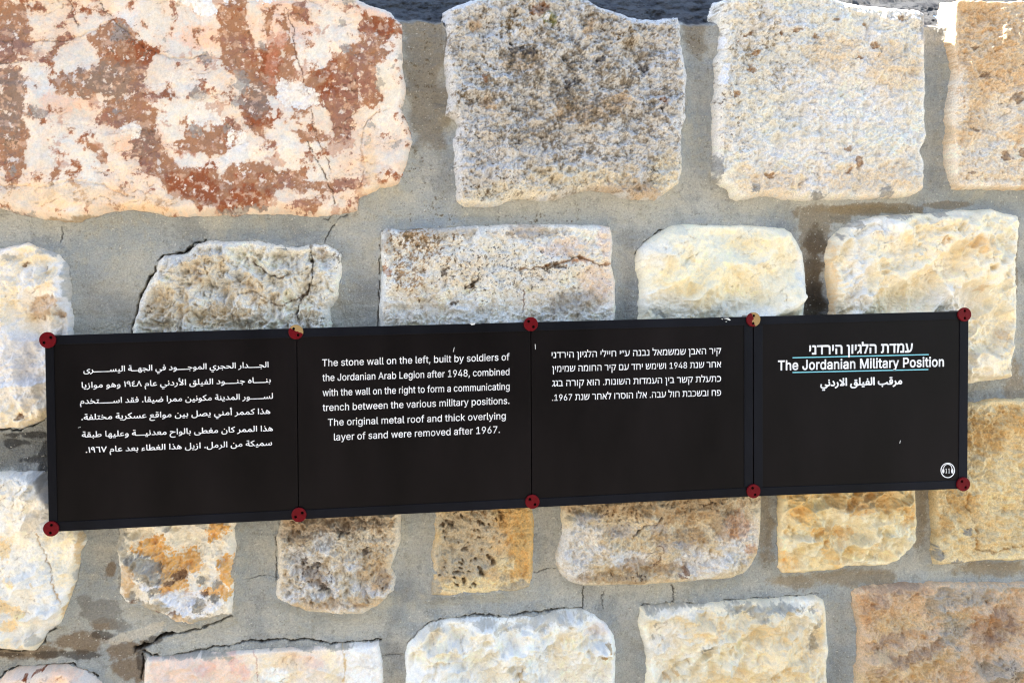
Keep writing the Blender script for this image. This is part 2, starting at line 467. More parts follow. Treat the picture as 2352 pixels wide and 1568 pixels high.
def paint(key, X, Z, px, py, d, H):
    """base colours of one stone: mineral tints, stains and lichen with shapes of their own, plus some painted light and shade; may also deepen pits in H"""
    sd = sum(ord(c) for c in key) * 7 % 200
    n1 = fbm(X, Z, 0.12, 4, sd + 1)
    n2 = fbm(X, Z, 0.035, 5, sd + 2)
    n3 = fbm(X, Z, 0.012, 4, sd + 3, 0.7)
    n4 = fbm(X, Z, 0.005, 3, sd + 4, 0.8)
    col = np.zeros(X.shape + (3,))
    S = sstep
    wpx = px + 9 * fbm(X, Z, 0.03, 3, sd + 21) + 6 * fbm(X, Z, 0.009, 3, sd + 25, 0.7)
    wpy = py + 9 * fbm(X, Z, 0.03, 3, sd + 41) + 6 * fbm(X, Z, 0.009, 3, sd + 45, 0.7)

    def base(a, b=None, k=0.5):
        nonlocal col
        col = np.zeros(X.shape + (3,)) + lin(a)
        if b is not None:
            col = mixc(col, b, S(-0.5, 0.6, n1 * 0.6 + n2 * k))

    def lay(c, lst, amp=0.6, soft=0.06, thr=0.0, fine=0.35, op=1.0):
        nonlocal col
        f = blobs(wpx, wpy, lst) if lst else np.zeros(X.shape)
        m = S(thr - soft, thr + soft, np.minimum(f, 0.7) + amp * (n2 * 0.75 + n3 * fine + n4 * fine * 0.6)) * op
        m = m * np.clip(0.86 + 0.35 * n4 + 0.25 * n3, 0, 1)
        col = mixc(col, c, m)
        return m

    def speck(c, lst, thr=0.35, soft=0.08, k2=0.3, op=1.0, w=0.45):
        nonlocal col
        f = blobs(px, py, lst) if lst else np.full(X.shape, 0.5)
        m = S(thr - soft, thr + soft, n4 * 0.55 + n3 * 0.55 + n2 * k2 + w * np.clip(f, -1.2, 0.8)) * op
        col = mixc(col, c, m)
        return m

    if key == 'S1':
        base((234, 220, 200), (234, 206, 178))
        lay((240, 232, 216), [(110, 190, 90, 60), (420, 250, 90, 90), (880, 180, 50, 130), (700, 90, 130, 70), (180, 370, 70, 100), (560, 380, 60, 60), (680, 370, 80, 60)], 0.7, 0.2, op=0.7)
        lay((226, 222, 215), [(330, 50, 60, 50), (420, 60, 70, 60)], 0.4, 0.4, op=0.8)
        lay((238, 190, 160), [(150, 240, 60, 30), (460, 90, 60, 30), (330, 330, 60, 30), (650, 60, 70, 60), (860, 40, 40, 20)], 0.8, 0.3, op=0.7)
        F = np.full(X.shape, -99.0)
        for pl in RUST:
            F = np.maximum(F, poly_sdf(wpx, wpy, pl))
        F = np.clip(F / 26.0, -2.5, 0.9)
        nn = n2 * 0.82 + n3 * 0.46
        col = mixc(col, (224, 186, 154), S(-0.6, 0.1, F + 0.6 * nn) * 0.6)
        m = S(-0.06, 0.05, F + 0.10 + 0.7 * nn + 0.08 * n4)
        col = mixc(col, (168, 122, 90), m)
        m2 = S(0.40, 0.50, fbm(X + 1, Z, 0.05, 5, 171) + 0.4 * n3) * S(-1.6, -0.6, F) * S(0.25, -0.1, blobs(wpx, wpy, [(350, 60, 150, 80), (150, 70, 100, 70), (150, 450, 200, 60), (880, 330, 60, 100)]))
        col = mixc(col, (188, 140, 116), m2 * 0.6)
        f = np.clip(blobs(px, py, [(460, 440, 110, 60), (560, 460, 80, 40), (330, 330, 60, 60), (620, 160, 50, 80), (780, 200, 60, 60), (860, 55, 45, 30), (320, 120, 50, 50), (590, 260, 60, 50)]), -0.3, 0.7)
        col = mixc(col, (146, 82, 50), m * S(0.0, 0.4, n2 * 0.6 + n3 * 0.4 + f * 0.6))
        f2 = np.clip(blobs(px, py, [(250, 190, 110, 60), (30, 200, 70, 200), (330, 330, 60, 60), (590, 230, 40, 60)]), -0.3, 0.7)
        col = mixc(col, (140, 120, 104), m * S(0.1, 0.45, f2 * 0.8 + n3 * 0.5) * 0.8)
        col = mixc(col, (150, 110, 96), m * S(0.15, 0.5, n1 + n3 * 0.5) * 0.7)
        col = mixc(col, (206, 168, 140), m * S(0.1, 0.4, fbm(X, Z, 0.015, 4, 175, 0.65)) * 0.75)
        col = mixc(col, (232, 214, 196), m * S(0.34, 0.5, fbm(X, Z, 0.013, 4, 173, 0.65)) * 0.85)
        col = mixc(col, (112, 84, 70), m * S(0.5, 0.7, n4 + 0.5 * n2) * 0.6)
        lay((188, 122, 92), [(628, 150, 18, 46, 15), (645, 100, 16, 26)], 0.6, 0.25, 0.05, 0.5, 0.75)
        lay((236, 226, 212), [(470, 270, 40, 30), (560, 340, 30, 50), (300, 300, 30, 20), (690, 230, 40, 40), (650, 200, 25, 30), (740, 250, 14, 10)], 1.0, 0.08, 0.25)
        # grey lichens and mortar splashes
        lay((150, 145, 136), [(455, 222, 20, 14), (450, 300, 20, 12), (555, 190, 24, 30), (548, 235, 12, 20), (520, 295, 12, 9), (125, 443, 14, 18), (95, 262, 14, 14), (33, 391, 10, 10), (605, 108, 12, 12), (796, 120, 14, 12),
                             (782, 55, 10, 10), (870, 170, 12, 18), (872, 195, 11, 16), (895, 165, 7, 7), (918, 130, 10, 18), (910, 330, 12, 10), (850, 290, 8, 8), (842, 326, 6, 8), (378, 92, 8, 7), (385, 122, 6, 5), (800, 5, 16, 14), (545, 487, 40, 8), (590, 483, 30, 7), (20, 488, 30, 10), (70, 495, 20, 8), (270, 260, 8, 6), (472, 130, 14, 14), (280, 80, 24, 22)], 0.75, 0.14, 0.2, 0.6, 0.75)
        lay((232, 234, 234), [(430, 2, 30, 12), (470, 20, 24, 18), (480, 35, 18, 10), (530, 2, 20, 6), (620, 2, 40, 7)], 0.6, 0.06)
        lay((172, 150, 120), [(150, 510, 60, 10), (200, 505, 40, 14), (380, 503, 40, 8)], 0.4, 0.2)
        speck((120, 98, 80), [(300, 100, 60, 60), (20, 330, 50, 60), (930, 260, 20, 60)], 0.55, 0.1)
        col = mixc(col, (240, 205, 160), S(-0.2, 0.5, blobs(px, py, [(150, 450, 150, 30), (360, 470, 90, 25), (850, 380, 18, 60), (880, 440, 60, 16)]) + n2 * 0.4) * 0.55)  # warm ground light painted along the lower edges
    elif key == 'S2':
        base((230, 225, 217), (212, 205, 194))
        lay((226, 220, 212), [(1100, 250, 70, 40), (1080, 300, 50, 40), (1500, 130, 50, 40), (1480, 250, 60, 60), (1120, 380, 60, 60), (1520, 400, 50, 40), (1300, 300, 100, 60)], 0.9, 0.25)
        lay((205, 172, 130), [(1400, 240, 60, 25, -20), (1120, 245, 26, 14), (1350, 70, 14, 26), (1320, 260, 60, 30), (1090, 60, 20, 15), (1200, 150, 60, 20), (1490, 440, 50, 20), (1400, 425, 70, 22)], 0.6, 0.25, op=0.75)
        lay((240, 226, 198), [(1180, 440, 90, 20), (1330, 410, 120, 25), (1530, 400, 40, 50), (1100, 462, 60, 14)], 0.6, 0.3)  # cream tint, painting the lower edge as lit from below
        speck((136, 124, 106), [(1300, 200, 360, 260)], 0.30, 0.16, 0.45, 0.8)
        speck((116, 94, 56), [(1200, 60, 200, 70), (1110, 160, 90, 60), (1130, 400, 70, 50), (1080, 440, 60, 40), (1060, 200, 40, 100), (1400, 90, 120, 60)], 0.62, 0.1, 0.2, 0.95)
        speck((92, 86, 78), [(1300, 200, 340, 260), (1080, 330, 50, 60)], 0.66, 0.10, 0.25, 0.85)
        speck((236, 234, 228), [(1300, 230, 330, 260)], 0.86, 0.10, -0.2, 0.8)
        m = lay((74, 74, 80), [(1190, 118, 22, 9, 10), (1215, 128, 12, 6), (1375, 142, 18, 9), (1310, 193, 26, 8, -10), (1520, 245, 10, 14), (1470, 165, 14, 6)], 0.8, 0.12, 0.15, 0.8, 0.85)
        H -= m * 0.004
        lay((140, 92, 50), [(1516, 235, 10, 9), (1115, 185, 8, 8), (1242, 30, 26, 14)], 0.4, 0.2, op=0.8)
        lay((128, 128, 66), [(1262, 45, 18, 16)], 0.4, 0.2, op=0.8)
        lay((240, 240, 240), [(1178, 84, 5, 6), (1256, 45, 7, 8), (1330, 22, 8, 8)], 0.2, 0.1)
    elif key == 'S3':
        base((244, 236, 218), (242, 234, 222))
        lay((244, 238, 230), [(1950, 220, 130, 80), (1850, 380, 120, 60), (1800, 60, 40, 20)], 0.6, 0.4)
        lay((238, 216, 184), [(2050, 160, 60, 60), (1900, 130, 60, 40), (2000, 420, 120, 40), (1760, 420, 80, 40)], 0.8, 0.4, op=0.8)
        speck((186, 178, 162), [(1730, 130, 190, 190)], 0.40, 0.2, 0.4, 0.7)
        speck((150, 136, 112), [(1720, 110, 170, 150), (1690, 270, 70, 90)], 0.62, 0.12, 0.35, 0.9)
        speck((118, 106, 92), [(1660, 200, 40, 190), (1960, 20, 200, 30), (2090, 60, 40, 50)], 0.70, 0.1, 0.3, 0.85)
        m = lay((176, 132, 84), [(1736, 122, 14, 5, -10), (1966, 138, 8, 7), (1790, 82, 8, 7), (1825, 75, 10, 6), (1912, 50, 5, 5), (1975, 60, 8, 12), (2060, 50, 9, 14), (1998, 108, 9, 6), (1966, 372, 12, 11), (1940, 345, 10, 6), (1945, 398, 6, 5), (1712, 86, 26, 5, -35), (1685, 220, 7, 10), (1760, 405, 14, 8), (1865, 87, 9, 8), (1720, 160, 14, 10)], 0.5, 0.12, 0.15, 0.5, 0.85)
        H -= m * 0.004
        lay((160, 156, 148), [(1875, 450, 24, 9), (2030, 438, 18, 12), (1728, 432, 10, 8), (1645, 390, 10, 30)], 0.5, 0.12)
        lay((244, 244, 246), [(1660, 175, 12, 26), (1656, 100, 8, 14)], 0.5, 0.1)
        lay((176, 168, 156), [(2110, 60, 10, 45)], 0.3, 0.15)
    elif key == 'S4':
        base((236, 208, 170), (226, 196, 158))
        lay((240, 226, 204), [(2300, 260, 60, 50), (2250, 380, 140, 60), (2190, 230, 20, 80)], 0.8, 0.4)
        speck((196, 156, 110), [(2260, 80, 120, 130), (2200, 150, 50, 80)], 0.35, 0.2, 0.4, 0.7)
        m = lay((156, 128, 100), [(2228, 115, 10, 6), (2299, 363, 12, 13), (2336, 355, 9, 7), (2219, 398, 8, 7), (2345, 168, 4, 6), (2252, 180, 8, 6), (2320, 230, 16, 12), (2230, 300, 6, 6)], 0.5, 0.12, 0.1, 0.5, 0.9)
        H -= m * 0.003
    elif key == 'B1':
        base((240, 230, 212), (232, 224, 212))
        lay((238, 214, 170), [(60, 590, 70, 30), (120, 640, 40, 20), (20, 700, 30, 60), (40, 960, 60, 25), (120, 940, 40, 20), (90, 720, 40, 20)], 0.8, 0.35, op=0.75)
        lay((226, 226, 228), [(60, 820, 80, 80), (150, 690, 14, 60), (20, 580, 40, 10)], 0.6, 0.4, op=0.8)
        m = lay((196, 172, 146), [(110, 702, 42, 20, -15), (140, 722, 16, 10)], 0.5, 0.2)
        H -= m * 0.005
        m = lay((160, 130, 100), [(55, 610, 5, 7), (108, 620, 4, 5), (51, 957, 13, 7, -15)], 0.2, 0.12)
        lay((172, 170, 162), [(20, 590, 24, 9), (120, 575, 30, 8), (158, 640, 10, 60)], 0.5, 0.2)
        H -= m * 0.004
    elif key == 'B2':
        base((246, 240, 226), (240, 232, 216))
        lay((240, 232, 214), [(630, 590, 60, 40), (690, 610, 40, 50), (740, 700, 50, 40), (420, 730, 60, 30), (560, 740, 60, 25)], 0.8, 0.3)
        lay((228, 202, 158), [(560, 660, 60, 30), (600, 680, 40, 20), (470, 620, 50, 40), (400, 700, 50, 40), (500, 720, 60, 25)], 0.8, 0.35, op=0.55)
        lay((176, 150, 122), [(456, 632, 12, 20), (740, 580, 16, 14)], 0.6, 0.25, op=0.5)
        speck((120, 108, 90), [(770, 600, 26, 60), (740, 570, 30, 14), (560, 745, 100, 10), (345, 720, 20, 40)], 0.6, 0.12, 0.3, 0.85)
    elif key == 'B3':
        base((244, 239, 226), (241, 231, 214))
        lay((240, 212, 192), [(1370, 650, 40, 40), (1220, 530, 40, 14), (1390, 560, 16, 60), (1290, 570, 60, 20)], 0.8, 0.4, op=0.6)
        lay((178, 170, 158), [(1230, 530, 60, 16), (1330, 690, 50, 26), (1000, 530, 110, 14), (1290, 700, 30, 20), (890, 560, 14, 40)], 0.7, 0.2, op=0.85)
        speck((164, 130, 88), [(960, 570, 90, 60), (930, 630, 60, 50)], 0.30, 0.14, 0.4, 0.85)
        speck((106, 90, 66), [(960, 560, 110, 60), (900, 640, 40, 60), (1310, 610, 60, 18)], 0.55, 0.1, 0.3, 0.9)
        speck((84, 76, 66), [(1140, 620, 300, 110)], 0.56, 0.07, 0.1, 0.85)
        m = lay((90, 72, 52), [(1017, 625, 9, 12), (1043, 696, 9, 9), (1085, 650, 12, 5, -15), (1270, 612, 30, 6, -8)], 0.6, 0.15, 0.1, 0.6, 0.9)  # hollows; the shade under the overhanging lips is painted in
        H -= m * 0.005
        lay((190, 130, 80), [(1320, 598, 26, 8), (886, 625, 8, 12)], 0.6, 0.2, op=0.7)
    elif key == 'B4':
        base((242, 232, 202), (236, 226, 200))
        lay((228, 226, 216), [(1490, 580, 40, 26), (1520, 690, 60, 30), (1700, 710, 80, 20), (1570, 720, 80, 12), (1840, 640, 16, 80)], 0.5, 0.4, op=0.8)
        lay((238, 218, 170), [(1640, 640, 100, 40), (1560, 650, 60, 30), (1720, 560, 60, 20)], 0.9, 0.4, op=0.6)
        lay((168, 168, 160), [(1514, 718, 20, 8)], 0.3, 0.15)
        speck((170, 140, 90), [(1580, 630, 40, 40)], 0.85, 0.1)
    elif key == 'B5':
        base((242, 228, 196), (240, 230, 208))
        lay((236, 214, 170), [(2150, 560, 100, 50), (2060, 640, 90, 40), (2280, 760, 50, 80), (2230, 600, 60, 60), (2300, 860, 40, 30)], 0.9, 0.4, op=0.5)
        lay((232, 228, 220), [(1960, 640, 30, 80), (2180, 690, 60, 40), (2000, 520, 60, 20)], 0.6, 0.4, op=0.7)
        lay((222, 186, 132), [(1906, 640, 12, 80), (2240, 560, 40, 16)], 0.5, 0.3, op=0.8)
        lay((168, 162, 150), [(2060, 497, 24, 8), (2155, 488, 18, 7), (1960, 518, 24, 8), (1925, 545, 10, 10)], 0.5, 0.15)
        m = lay((214, 178, 128), [(2240, 665, 8, 10), (2155, 555, 10, 12), (2300, 770, 14, 10)], 0.3, 0.2, op=0.7)
        H -= m * 0.003
    elif key == 'C5':
        base((236, 212, 164), (230, 204, 154))
        lay((240, 218, 170), [(2280, 1100, 70, 60), (2180, 1240, 50, 40), (2300, 1270, 60, 16)], 0.8, 0.4)
        lay((206, 164, 100), [(2240, 1000, 60, 40), (2200, 1150, 40, 30), (2300, 960, 60, 24), (2160, 1200, 16, 40)], 0.8, 0.3, op=0.75)
        m = speck((190, 150, 96), [(2270, 970, 100, 60), (2200, 1060, 60, 60)], 0.6, 0.12, 0.2, 0.8)
        H -= m * 0.003
        lay((150, 146, 136), [(2217, 1216, 8, 7), (2195, 1290, 14, 5), (2150, 1270, 8, 20)], 0.3, 0.15)
    elif key == 'C0':
        base((232, 230, 222), (238, 228, 208))
        lay((238, 206, 148), [(10, 1260, 22, 30), (15, 1390, 22, 26), (20, 1430, 20, 20), (40, 1400, 20, 10), (30, 1330, 14, 10), (78, 1345, 8, 5)], 1.0, 0.15, 0.1, op=0.8)
        lay((240, 222, 184), [(60, 1480, 70, 20), (150, 1300, 50, 40), (170, 1380, 14, 70, 20), (140, 1230, 40, 30)], 0.6, 0.4, op=0.8)
        lay((206, 176, 128), [(187, 1270, 8, 60), (165, 1380, 8, 60, 20)], 0.4, 0.3, op=0.8)
        lay((160, 158, 150), [(90, 1110, 20, 30), (178, 1320, 7, 14), (80, 1465, 14, 10)], 0.6, 0.2, op=0.7)
    elif key == 'C1':
        base((240, 228, 204), (242, 236, 224))
        lay((222, 170, 96), [(500, 1210, 30, 30), (345, 1255, 50, 26), (390, 1300, 60, 40), (440, 1290, 24, 30), (525, 1310, 20, 45), (390, 1345, 50, 24), (430, 1370, 16, 20), (500, 1360, 40, 16)], 0.85, 0.10, 0.15, 0.6)
        lay((232, 234, 238), [(345, 1345, 24, 16), (430, 1390, 60, 30), (340, 1300, 14, 10)], 0.6, 0.2)
        lay((152, 148, 138), [(327, 1295, 22, 26), (350, 1320, 24, 20), (300, 1290, 16, 20), (300, 1370, 16, 14), (455, 1390, 18, 14), (490, 1375, 12, 12), (460, 1335, 8, 7), (500, 1345, 10, 8), (360, 1355, 14, 12)], 0.6, 0.08)
        m = lay((112, 86, 70), [(413, 1325, 18, 14), (385, 1338, 10, 10), (470, 1363, 10, 8), (300, 1385, 16, 8), (370, 1415, 40, 12)], 0.8, 0.15, 0.1, 0.6, 0.9)
        H -= m * 0.004
        lay((206, 170, 120), [(290, 1330, 18, 36), (430, 1425, 60, 10)], 0.6, 0.2, op=0.8)
        lay((172, 164, 146), [(340, 1395, 50, 14), (480, 1425, 60, 12), (280, 1230, 14, 50)], 0.5, 0.2)
    elif key == 'C2':
        base((236, 224, 202), (226, 210, 184))
        lay((238, 234, 228), [(690, 1290, 50, 30), (740, 1240, 30, 24), (660, 1370, 30, 20), (740, 1350, 50, 30), (800, 1300, 40, 20), (850, 1350, 40, 20), (780, 1390, 60, 14)], 0.95, 0.2, 0.1)
        lay((222, 190, 142), [(860, 1300, 40, 50), (820, 1190, 90, 24), (700, 1195, 50, 20), (830, 1380, 60, 16), (720, 1385, 60, 14)], 0.8, 0.3, op=0.7)
        lay((170, 150, 128), [(760, 1200, 110, 24), (690, 1230, 50, 14), (720, 1320, 40, 14, 40), (880, 1330, 20, 14)], 0.8, 0.2, op=0.8)  # brown tint; top blobs, and specks below, paint the sign's shade
        m = speck((110, 96, 84), [(770, 1190, 120, 30), (740, 1320, 120, 50)], 0.82, 0.12, 0.5, 0.75)
        H -= m * 0.004
        m = lay((96, 84, 78), [(843, 1270, 8, 18, 30), (745, 1350, 10, 12, 40), (700, 1285, 10, 7), (720, 1300, 20, 7), (780, 1220, 20, 6)], 0.6, 0.15, 0.1, 0.6, 0.8)
        H -= m * 0.007
    elif key == 'C3':
        base((228, 198, 146), (222, 196, 156))
        lay((200, 186, 160), [(1060, 1270, 70, 70), (1080, 1200, 80, 40)], 0.7, 0.3, op=0.85)
        lay((226, 178, 104), [(1200, 1260, 36, 120), (1180, 1180, 50, 40)], 0.6, 0.3, op=0.85)
        lay((240, 218, 170), [(1120, 1350, 110, 22), (1160, 1300, 20, 24)], 0.6, 0.3)
        speck((150, 116, 76), [(1090, 1180, 110, 30)], 0.45, 0.15, 0.3, 0.8)
        pits = []
        r = np.random.RandomState(5)
        for _ in range(52):
            x, y = 1010 + r.rand() * 150, 1170 + r.rand() * 180
            if x > 1110 and y > 1290:
                continue
            s = 1.8 + 4.6 * r.rand() ** 3
            pits.append((x, y, s * (1.0 + 1.4 * r.rand()), s, r.rand() * 60))
        f = blobs(0.5 * (px + wpx), 0.5 * (py + wpy), pits)
        m = S(-0.1, 0.5, f + 0.3 * n3)
        H -= m * 0.009
        col = mixc(col, (110, 90, 68), m * 0.65)
        lay((176, 166, 146), [(1185, 1350, 40, 12), (1000, 1350, 12, 20)], 0.5, 0.2)
    elif key == 'C4':
        base((232, 214, 180), (222, 200, 164))
        lay((238, 232, 222), [(1330, 1250, 50, 60), (1320, 1310, 40, 24), (1600, 1290, 60, 40), (1690, 1230, 50, 60), (1420, 1280, 60, 20)], 0.8, 0.35)
        lay((178, 146, 106), [(1400, 1150, 130, 30), (1560, 1160, 130, 40), (1660, 1190, 40, 40), (1480, 1300, 100, 16), (1420, 1325, 90, 12), (1570, 1230, 60, 20)], 0.8, 0.25, op=0.75)  # brown tint; top blobs, with the dark specks, paint shade under the sign
        lay((186, 180, 176), [(1430, 1215, 40, 14), (1510, 1210, 24, 12), (1550, 1250, 40, 14), (1350, 1185, 30, 12)], 0.7, 0.3, op=0.7)
        m = speck((100, 80, 60), [(1500, 1145, 230, 26), (1420, 1180, 80, 30), (1450, 1320, 130, 14)], 0.62, 0.12, 0.4, 0.85)
        H -= m * 0.003
        lay((206, 150, 100), [(1690, 1200, 30, 30), (1730, 1262, 10, 14), (1720, 1255, 14, 10)], 0.6, 0.25, op=0.6)
        lay((110, 74, 52), [(1570, 1305, 9, 7), (1560, 1318, 10, 6)], 0.5, 0.15, op=0.8)
    elif key == 'C4b':
        base((238, 216, 166), (236, 214, 174))
        lay((240, 226, 190), [(2000, 1280, 90, 20), (1960, 1190, 60, 40), (2060, 1230, 40, 40), (1830, 1240, 30, 24), (1870, 1270, 30, 20)], 0.8, 0.3)
        lay((228, 180, 98), [(1850, 1190, 16, 90, -38), (1900, 1270, 14, 60, -35), (1800, 1290, 12, 40, -35), (1815, 1130, 40, 16)], 0.9, 0.45, 0.05, 0.5, 0.7)
        lay((212, 166, 94), [(1990, 1150, 70, 24), (1920, 1220, 50, 14), (2080, 1170, 20, 30), (1950, 1150, 50, 20)], 0.9, 0.25, op=0.7)
        m = speck((176, 134, 76), [(1980, 1150, 110, 40)], 0.72, 0.12, 0.3, 0.7)
    elif key == 'D0':
        base((238, 224, 208), (236, 212, 190))
        lay((126, 66, 34), [(64, 1546, 7, 7), (90, 1540, 18, 5, -20), (70, 1562, 10, 6, -20)], 0.4, 0.12, 0.05)
        lay((240, 196, 166), [(150, 1550, 40, 12)], 0.6, 0.3, op=0.5)
    elif key == 'D1':
        base((240, 228, 210), (238, 220, 200))
        lay((232, 196, 172), [(400, 1540, 80, 40), (520, 1540, 60, 40), (680, 1520, 60, 20)], 0.8, 0.4, op=0.7)
        lay((226, 180, 164), [(540, 1510, 8, 50), (560, 1545, 12, 20), (470, 1530, 20, 20)], 0.5, 0.3, op=0.6)
        lay((240, 224, 184), [(640, 1540, 60, 40), (760, 1540, 14, 50)], 0.6, 0.4, op=0.6)
        lay((242, 240, 234), [(840, 1540, 50, 80), (630, 1550, 30, 16)], 0.4, 0.3)
        lay((172, 166, 152), [(700, 1484, 120, 6), (450, 1506, 90, 6)], 0.5, 0.2)
    elif key == 'D2':
        base((245, 242, 232), (241, 235, 220))
        lay((240, 228, 202), [(1150, 1530, 60, 40), (1300, 1480, 60, 40), (1000, 1480, 40, 50), (1080, 1460, 50, 16), (1200, 1560, 40, 12)], 0.9, 0.35, op=0.7)
        lay((182, 176, 160), [(1240, 1420, 60, 16), (1110, 1428, 40, 9), (1340, 1412, 24, 14), (1000, 1436, 24, 8), (1150, 1440, 24, 10)], 1.1, 0.25, 0.1, 0.7, 0.75)
        lay((182, 156, 114), [(1392, 1477, 6, 7), (1388, 1506, 10, 6), (1405, 1496, 5, 5)], 0.3, 0.12)
        lay((226, 214, 206), [(1370, 1445, 30, 14)], 0.5, 0.3, op=0.7)
    elif key == 'D3':
        base((242, 228, 196), (240, 232, 212))
        lay((238, 210, 158), [(1800, 1520, 80, 50), (1600, 1430, 60, 30), (1700, 1560, 90, 30), (1760, 1440, 60, 30), (1880, 1440, 14, 60)], 0.9, 0.35, op=0.7)
        lay((236, 232, 222), [(1520, 1480, 40, 60), (1560, 1400, 60, 14), (1840, 1390, 40, 16)], 0.6, 0.4, op=0.7)
        lay((158, 154, 142), [(1614, 1482, 13, 9), (1505, 1432, 9, 8), (1500, 1465, 9, 9), (1550, 1388, 80, 8), (1700, 1395, 50, 12), (1775, 1392, 60, 10), (1862, 1400, 6, 10), (1875, 1430, 7, 12), (1868, 1475, 10, 22), (1490, 1400, 16, 10), (1740, 1412, 20, 10)], 0.9, 0.2, 0.1, 0.7, 0.8)
        lay((206, 162, 96), [(1772, 1542, 12, 10), (1530, 1555, 10, 10), (1550, 1540, 5, 7)], 0.7, 0.2, op=0.7)
    elif key == 'D4':
        base((234, 204, 166), (224, 192, 156))
        lay((226, 196, 148), [(2060, 1440, 60, 30), (2080, 1520, 100, 40), (2200, 1420, 60, 20), (2000, 1560, 40, 20)], 0.9, 0.3, op=0.8)
        lay((168, 138, 116), [(2050, 1350, 90, 14), (2080, 1500, 90, 14, -18), (2040, 1470, 50, 10, -15), (2270, 1440, 70, 40), (2010, 1375, 20, 20)], 0.8, 0.3, op=0.75)
        lay((168, 164, 152), [(2200, 1370, 90, 16), (2180, 1440, 30, 40), (2290, 1540, 50, 30), (2150, 1400, 24, 20), (2250, 1350, 100, 9)], 0.8, 0.25, op=0.75)
        lay((200, 148, 96), [(1985, 1395, 14, 40), (2250, 1420, 30, 20), (2100, 1455, 24, 8)], 0.7, 0.3, op=0.7)
        speck((112, 98, 84), [(2200, 1440, 60, 60), (2300, 1540, 60, 50)], 0.72, 0.12, 0.4, 0.8)
    else:
        base((236, 222, 194), (224, 206, 172))
        speck((160, 146, 122), [], 0.55, 0.2, 0.5, 0.7)
    # hairline wrinkles in the split faces
    fw = np.abs(perlin((X + 0.02 * n2) / 0.06 + 5, (Z + 0.012 * n2) / 0.022, sd % 90 + 400)) + 0.10 * np.abs(n3)
    fi = S(0.055, 0.0, fw) * S(-0.1, 0.35, n1 + 0.6 * n2)
    H -= 0.0032 * fi
    col = mixc(col, (150, 128, 104), fi * 0.42)
    # small tonal life everywhere, flake by flake and grain by grain
    _, fid = scoops(X + 0.01 * n2, Z + 0.01 * n2, 0.028, sd + 60, 1.0, 0.8, 1.3, 0.4)
    col = col * (1.0 + 0.10 * (fid - 0.5) + 0.09 * n2 + 0.09 * n3 + 0.06 * n4)[..., None]
    warm = 0.035 * n1 + 0.035 * n3 + 0.05 * (fid - 0.5)
    col = col * np.stack([1 + warm, 1 + 0 * warm, 1 - 1.5 * warm], -1)
    return col


